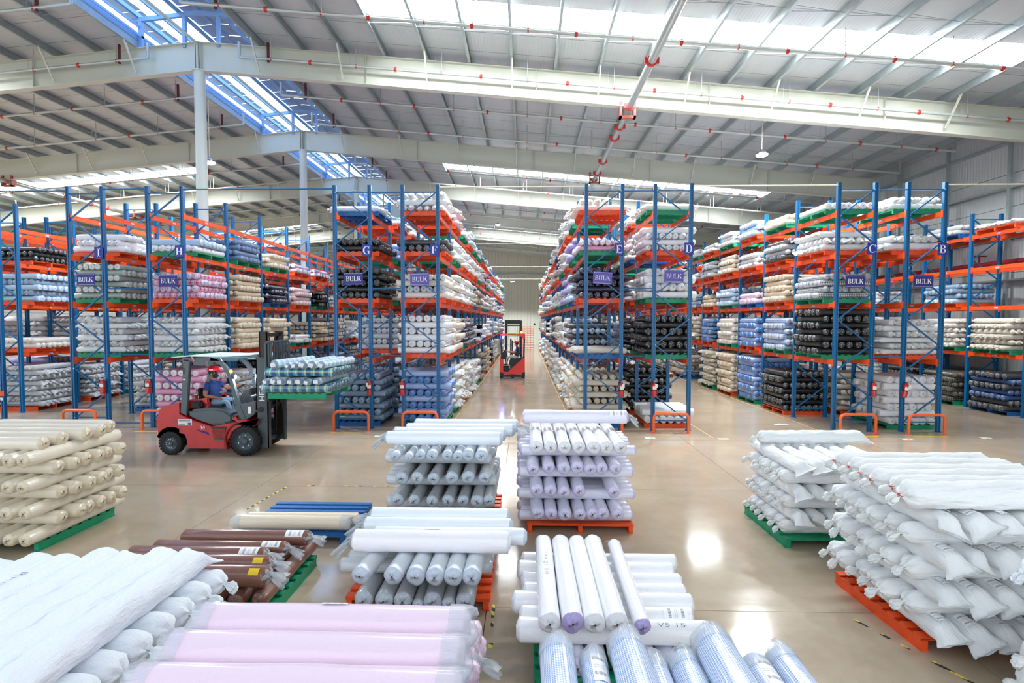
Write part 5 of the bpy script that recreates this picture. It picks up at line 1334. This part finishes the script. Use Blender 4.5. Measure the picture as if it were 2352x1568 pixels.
wheel(-6.39, 11.86, .345, .3, 6, 'front', .015, .14, 6); wheel(-6.39, 12.86, .345, .28, 6, 'front', .015, .14, 6)
wheel(-8.15, 11.92, .27, .2, 12, 'rear', .008, .09, 12); wheel(-8.15, 12.88, .27, .2, 12, 'rear', .008, .09, 12)
FB(MB().lathe([(0, .2), (.25, .2)], (-8.15, 12.35, .3), 'Y', 12), 'axle', M_fd)
# fender over the front wheel
q = MB(); o_, i_ = wheelarch(-6.42, .33, .47, 2.95, .95, 12), wheelarch(-6.42, .33, .43, 2.95, .95, 12)
q.prism([(-6.87, .14)] + o_ + [(-6.1, .8), (-6.15, .74)] + i_[::-1] + [(-6.8, .14)], 11.9, 12.2); FB(q, 'fender', mat('fender_red', '9c2622', .5, var=.4, bscale=7), bevel=.008)
FB(MB().prism([(-6.72, .84), (-6.62, .9), (-6.58, .82), (-6.35, .8), (-6.13, .84), (-6.2, .78), (-6.5, .74)], 11.95, 13.05), 'fender_top', M_fr)
FB(MB().prism([(-6.7, 1.12), (-6.55, 1.15), (-6.17, 1.25), (-6.2, .95), (-6.45, .78), (-6.52, .8)], 12.0, 13.0), 'front_cowl', M_fg, bevel=.012)
FB(MB().box(-6.35, -6.28, 11.985, 12.0, .96, 1.12), 'warning_sticker', M_wh)
FB(MB().box(-6.9, -6.35, 12.0, 13.0, .7, .78), 'floor_plate', M_fd)
# cab: seat, dashboard, steering, levers
FB(MB().box(-7.62, -7.05, 12.15, 12.65, 1.06, 1.12), 'seat_cushion', M_blk, bevel=.025)
FB(MB().prism([(-7.6, 1.1), (-7.55, 1.08), (-7.6, 1.5), (-7.66, 1.5)], 12.18, 12.62), 'seat_back', M_blk, bevel=.02)
FB(MB().box(-7.7, -7.45, 12.0, 12.2, 1.06, 1.24), 'black_bag', M_blk, bevel=.04)
FB(MB().prism([(-6.8, 1.2), (-6.62, 1.45), (-6.5, 1.48), (-6.4, 1.1), (-6.55, 1.0)], 12.35, 12.7), 'dashboard', M_fd, bevel=.02)
FB(MB().lathe([(0, .1), (.35, .1)], (-6.42, 12.2, 1.24), 'Y', 16), 'instrument_pod', M_fd, smooth=True)
FB(MB().tube([(-6.55, 12.5, 1.15), (-6.86, 12.5, 1.5)], .03, 8), 'steering_column', M_fd, smooth=True)
q = MB(); Mx = Matrix.Translation(Vector((-6.85, 12.5, 1.5))) @ Matrix.Rotation(-.5, 4, 'Y')
ring = [Mx @ Vector((.15*math.cos(a), .15*math.sin(a), 0)) for a in [2*PI*i/24 for i in range(25)]]; q.tube(ring, .014, 8, cap=False)
for a in (0, 2.1, 4.2): q.tube([Mx @ Vector((0, 0, 0)), Mx @ Vector((.15*math.cos(a), .15*math.sin(a), 0))], .01, 6)
q.tube([Mx @ Vector((-.1, -.1, 0)), Mx @ Vector((-.1, -.1, .06))], .016, 8); FB(q, 'steering_wheel', M_fd, smooth=True)
for i in range(3):
    o = FB(MB().tube([(-6.75, 12.15+.05*i, 1.1), (-6.8, 12.15+.05*i, 1.35), (-6.98, 12.13+.05*i, 1.42)], .008, 6), 'lever', M_fd); FB(MB().tube([(-7.1, 12.13+.05*i, 1.42), (-6.98, 12.13+.05*i, 1.42)], .017, 8), 'lever_knob', mat('lever_knob', '6d6f70', .5), o.parent)
# drink on the cowl
q = MB().lathe([(0, .034), (.11, .044)], (0, 0, 0), 'Z', 14); cup = q.build('drink_cup', mat('tea', '9a3d12', .2, coat=.5), loc=(-7.72, 12.25, 1.24), smooth=True, cat='cup', label='clear cup of brown tea with a straw standing on the forklift cowl')
MB().tube([(0, 0, .05), (.004, 0, .26)], .004, 5).build('straw', M_blk, cup); MB().lathe([(.11, .044), (.125, .046)], (0, 0, 0), 'Z', 14).build('lid', M_wh, cup)
# lamps
FB(MB().ball((-6.74, 12.0, 1.93), .038, n=10), 'turn_lamp', mat('turn_lamp', 'ff9a3c', .3, em=2.5, emc='ff8a30'), smooth=True)
for (x, y, z, nm) in ((-6.68, 12.03, 1.8, 'near'), (-6.68, 12.97, 1.72, 'far')):
    FB(MB().lathe([(0, .055), (.05, .04)], (x-.03, y, z), 'X', 14), 'lamp_housing', M_fd); FB(MB().ball((x+.03, y, z), .05, n=12, sc=(.4, 1, 1)), 'head_lamp', mat('head_lamp_glow', 'ffffff', .3, em=45, emc='e8f6ff'), smooth=True)
    ld = bpy.data.lights.new('head_lamp_light', 'POINT'); ld.energy = 25 if nm == 'near' else 6; ld.color = (.85, .95, 1); ld.shadow_soft_size = .05
    lo = bpy.data.objects.new('head_lamp_light', ld); COL.objects.link(lo); lo.parent = fk; lo.location = Vector((x+.12, y, z))-FO
# mast
def chan(x0, x1, y0, y1, z0, z1, s):
    q = MB(); t = .022
    q.box(x0, x1, y0 if s > 0 else y1-t, y0+t if s > 0 else y1, z0, z1).box(x0, x0+t, y0, y1, z0, z1).box(x1-t, x1, y0, y1, z0, z1); return q
for y0, s in ((12.02, 1), (12.84, -1)):
    FB(chan(-6.17, -5.9, y0, y0+.13, .17, 2.25, s), 'outer_mast_rail', M_mast)
    FB(chan(-6.1, -5.92, y0+.03*s, y0+.03*s+.1, .3, 2.83, s), 'inner_mast_rail', M_rail)
    FB(MB().tube([(-6.2, y0+.2*s+.06, .3), (-6.2, y0+.2*s+.06, 1.9)], .035, 10), 'lift_cylinder', M_fg, smooth=True); FB(MB().tube([(-6.2, y0+.2*s+.06, 1.9), (-6.2, y0+.2*s+.06, 2.78)], .022, 10), 'lift_rod', M_bolt, smooth=True)
    FB(MB().tube([(-6.6, y0+.03, .84), (-6.3, y0+.03, .97)], .04, 10), 'tilt_cylinder', M_fg, smooth=True); FB(MB().tube([(-6.3, y0+.03, .97), (-6.08, y0+.03, 1.05)], .018, 8), 'tilt_rod', M_bolt, smooth=True)
    FB(MB().lathe([(-.03, .06), (.06, .06)], (-6.07, y0-.0, 1.05), 'Y', 14), 'tilt_pin', M_rail, smooth=True)
for z, h in ((.22, .1), (2.1, .08), (1.0, .06)): FB(MB().box(-6.17, -6.1, 12.04, 12.96, z, z+h), 'mast_cross_member', M_mast)
FB(MB().box(-6.08, -6.0, 12.06, 12.94, 2.72, 2.8), 'mast_top_member', M_rail)
FB(MB().box(-6.35, -5.95, 11.95, 12.15, 2.2, 2.225), 'mast_hood_plate', M_fg)
# carriage, backrest, forks
for z in (1.3, 1.68): FB(MB().box(-5.9, -5.84, 11.95, 13.02, z-.06, z+.06), 'carriage_bar', M_rail)
bx = -5.86; q = MB()
q.tube([(bx, 11.85, 1.3), (bx, 11.85, 2.55), (bx, 11.9, 2.6), (bx, 12.98, 2.6), (bx, 13.05, 2.55), (bx, 13.05, 1.3)], .028, 8); FB(q, 'backrest_frame', M_mast, smooth=True)
for i in range(8): FB(MB().box(bx-.015, bx+.015, 11.98+.13*i, 12.02+.13*i, 1.4, 2.6), 'backrest_bar', M_mast)
FB(MB().box(bx-.015, bx+.015, 11.85, 13.05, 2.0, 2.04), 'backrest_cross', M_mast)
for y in (12.15, 12.75): FB(MB().box(-5.84, -4.7, y, y+.12, LZ-.06, LZ-.015).box(-5.84, -5.79, y, y+.12, LZ-.06, 1.75), 'fork', M_rail)
FB(MB().tube([(-6.02, 12.3, .5), (-5.98, 12.35, 1.3), (-6.02, 12.4, 2.7)], .014, 6), 'hydraulic_hose', M_blk, smooth=True); FB(MB().tube([(-6.0, 12.6, .4), (-5.96, 12.6, 1.5), (-6.0, 12.6, 2.7)], .014, 6), 'hydraulic_hose', M_blk, smooth=True)
# writing on the truck
def flat_text(s, cx, cz, h, y, m_, par, name='lettering', vertical=False, italic=0):
    t = text2d(s, h*1.35)
    for v in t.vertices:
        a, b = v.co.x+italic*v.co.y, v.co.y
        v.co = (cx-FO.x-b, y-FO.y, cz+a) if vertical else (cx-FO.x+a, y-FO.y, cz+b)
    t.materials.clear(); t.materials.append(m_); return ob(name, t, fk)
flat_text('HELI', -6.03, 1.42, .135, 12.014, M_tx, fk, vertical=True)
flat_text('30', -7.39, .63, .085, 11.94, M_tx, fk, italic=.1)
FB(MB().prism([(-7.55, .6), (-7.45, .57), (-7.27, .53), (-7.24, .47), (-7.33, .5), (-7.45, .54)], 11.942, 11.947), 'swoosh_decal', M_sn)
st_ = FB(MB().box(-7.955, -7.635, 11.938, 11.95, .685, .83), 'service_sticker', mat('sticker_white', 'e4e3de', .5))
q = MB()
for i in range(12): q.box(-7.93+.022*i, -7.915+.022*i, 11.935, 11.9385, .785, .803)
q.box(-7.73, -7.65, 11.935, 11.9385, .7, .75).box(-7.94, -7.8, 11.935, 11.9385, .705, .72); FB(q, 'sticker_print', mat('sticker_print', '4a5590', .6))['kind'] = 'stuff'

# ------------------------------------------------------------------ reach truck, side on in the middle aisle
M_rr = mat('reach_red', 'e8281c', .3, coat=.4); FO = Vector((-.69, 28.9, 0))
fk = empty('reach_truck', FO, label='red and dark grey reach truck standing side-on in the middle aisle', cat='forklift')
y0, y1 = 28.5, 29.45
FB(MB().prism([(-.85, .42), (-.45, .78), (-.1, 1.1), (-.02, 1.14), (-.02, .3), (-.2, .15), (-.55, .2), (-.7, .22), (-1.12, .15), (-1.2, .28), (-1.36, .34), (-1.36, 1.1), (-1.2, 1.02), (-1.18, .34), (-.9, .34)], y0, y1), 'side_panel', M_rr, bevel=.015)
FB(MB().prism([(-1.19, .7), (-.82, .7), (-.82, .43), (-.45, .8), (-.1, 1.1), (-.4, 1.1), (-.75, .98), (-.85, .95), (-.86, .72), (-1.19, .72)], y0+.04, y1), 'inner_panel', M_fd)
FB(MB().box(-1.18, -.86, y0+.02, y1, .35, .62), 'step_well', mat('step_dark', '1d2834', .6))
FB(MB().box(-1.19, -.85, y0, y0+.6, .66, .7), 'foot_deck', mat('deck_cream', 'a8a493', .6))
FB(MB().prism([(-1.36, .34), (-1.2, .28), (-1.12, .15), (-.7, .22), (-.2, .15), (-.15, .3), (-.01, .34), (-.01, .06), (-1.37, .06)], y0-.02, y1), 'bumper_skirt', M_fd, bevel=.01)
for x in (-1.28, -.68, -.12): FB(MB().lathe([(0, .09), (.12, .09)], (x, y0+.05, .09), 'Y', 16), 'wheel', M_tyre, smooth=True)
FB(MB().bar((-1.27, y0+.03, 1.1), (-1.34, y0+.03, 2.33), .06, .06), 'front_pillar', M_fd); FB(MB().bar((-.08, y0+.04, 1.1), (-.05, y0+.04, 2.1), .12, .09), 'rear_pillar', M_fd)
FB(MB().bar((-1.27, y1-.05, 1.1), (-1.34, y1-.05, 2.33), .06, .06), 'front_pillar', M_fd); FB(MB().bar((-.08, y1-.05, 1.1), (-.05, y1-.05, 2.2), .12, .09), 'rear_pillar', M_fd)
FB(MB().prism([(-1.38, 2.3), (-1.38, 2.38), (-.04, 2.39), (-.0, 2.34), (-.0, 2.06), (-.1, 2.05), (-.16, 2.22), (-.3, 2.27), (-1.2, 2.28)], y0, y0+.08), 'guard_roof_rim', M_rr, bevel=.01)
for x in (-1.2, -.95, -.7, -.45, -.2): FB(MB().box(x-.02, x+.02, y0+.05, y1, 2.3, 2.34), 'guard_bar', M_fd)
FB(MB().box(-.98, -.46, y0-.015, y0-.003, 2.29, 2.41), 'caution_plate', mat('caution_yellow', 'f2b81c', .5)); q = MB()
for i in range(14): q.box(-.95+.033*i, -.93+.033*i, y0-.018, y0-.0155, 2.325, 2.37+.01*(i % 2))
FB(q, 'caution_print', M_fd)['kind'] = 'stuff'
FB(MB().box(-.32, -.18, y0+.1, y0+.6, 1.2, 1.72), 'seat_back', M_blk, bevel=.03); FB(MB().box(-.8, -.25, y0+.08, y0+.6, 1.0, 1.08), 'seat_cushion', M_blk, bevel=.02); FB(MB().box(-.78, -.2, y0+.0, y0+.06, 1.3, 1.38), 'arm_rest', M_fd)
FB(MB().prism([(-1.34, 1.1), (-1.15, 1.5), (-1.0, 1.46), (-1.02, 1.05), (-1.15, 1.0)], y0+.05, y0+.7), 'console', M_fd, bevel=.02)
FB(MB().tube([Vector((-1.05, y0+.2, 1.5))+Vector((.09*math.cos(a), .09*math.sin(a), .03*math.cos(a))) for a in [2*PI*i/12 for i in range(13)]], .012, 6), 'steering_wheel', M_fd)
for x in (-1.13, -.32):
    FB(MB().box(x, x+.14, y1+.05, y1+.17, .1, 3.1), 'mast_rail', M_fd)
FB(MB().box(-1.14, -.27, y1+.03, y1+.15, 2.9, 3.12), 'mast_top', M_fd); FB(MB().box(-1.14, -.27, y1+.03, y1+.15, 2.78, 2.86), 'mast_cross', M_fd)
for i in range(5): FB(MB().box(-.92+.12*i, -.91+.12*i, y1+.1, y1+.11, 2.0, 2.78), 'mesh_bar', M_fd)
for z in (2.2, 2.5): FB(MB().box(-.95, -.4, y1+.1, y1+.11, z, z+.012), 'mesh_bar', M_fd)
FB(MB().tube([(-.8, y1, .9), (-.8, y1, 2.1)], .04, 8).tube([(-.72, y1, .9), (-.72, y1, 2.0)], .03, 8), 'lift_cylinder', M_blk, smooth=True)
FB(MB().ball((-.2, y0+.1, 2.46), .06, n=12), 'beacon', mat('beacon_glow', 'ffb640', .4, em=14, emc='ff9a1c'), smooth=True)
FB(MB().ball((-1.2, y0, 2.2), .06, n=12), 'blue_spot_lamp', mat('blue_glow', '9ab4ff', .4, em=18, emc='3344ff'), smooth=True)
ld = bpy.data.lights.new('blue_spot_light', 'SPOT'); ld.energy = 500; ld.color = (.1, .15, 1); ld.spot_size = .16; ld.spot_blend = .3; ld.shadow_soft_size = .02
lo = bpy.data.objects.new('blue_spot_light', ld); COL.objects.link(lo); lo.location = (-1.3, 28.35, 2.2); lo.rotation_euler = (Vector((-1.78, 25.77, 0))-Vector((-1.3, 28.35, 2.2))).to_track_quat('-Z', 'Y').to_euler()
ld = bpy.data.lights.new('blue_fill_light', 'POINT'); ld.energy = 18; ld.color = (.15, .2, 1); ld.shadow_soft_size = .05
lo = bpy.data.objects.new('blue_fill_light', ld); COL.objects.link(lo); lo.location = (-1.25, 28.38, 2.2)
# small dome camera on the far wall, a post at the left edge
MB().ball((1.2, YF-.12, 2.6), .12, n=10).build('wall_box', M_fd, cat='box', label='small dark box on the far cream wall')
r = empty('rack_post', (-15.47, 15.35, 0), label='blue perforated rack post cut off by the left edge of the photo', cat='rack'); o = ob('post', post_near, r); MB().box(-.07, .07, -.06, -.05, .85, 1.0).build('post_protector', M_or, r); MB().box(-.04, .04, -.065, -.055, .72, .8).build('post_label', M_wh, r)
#@@END@@
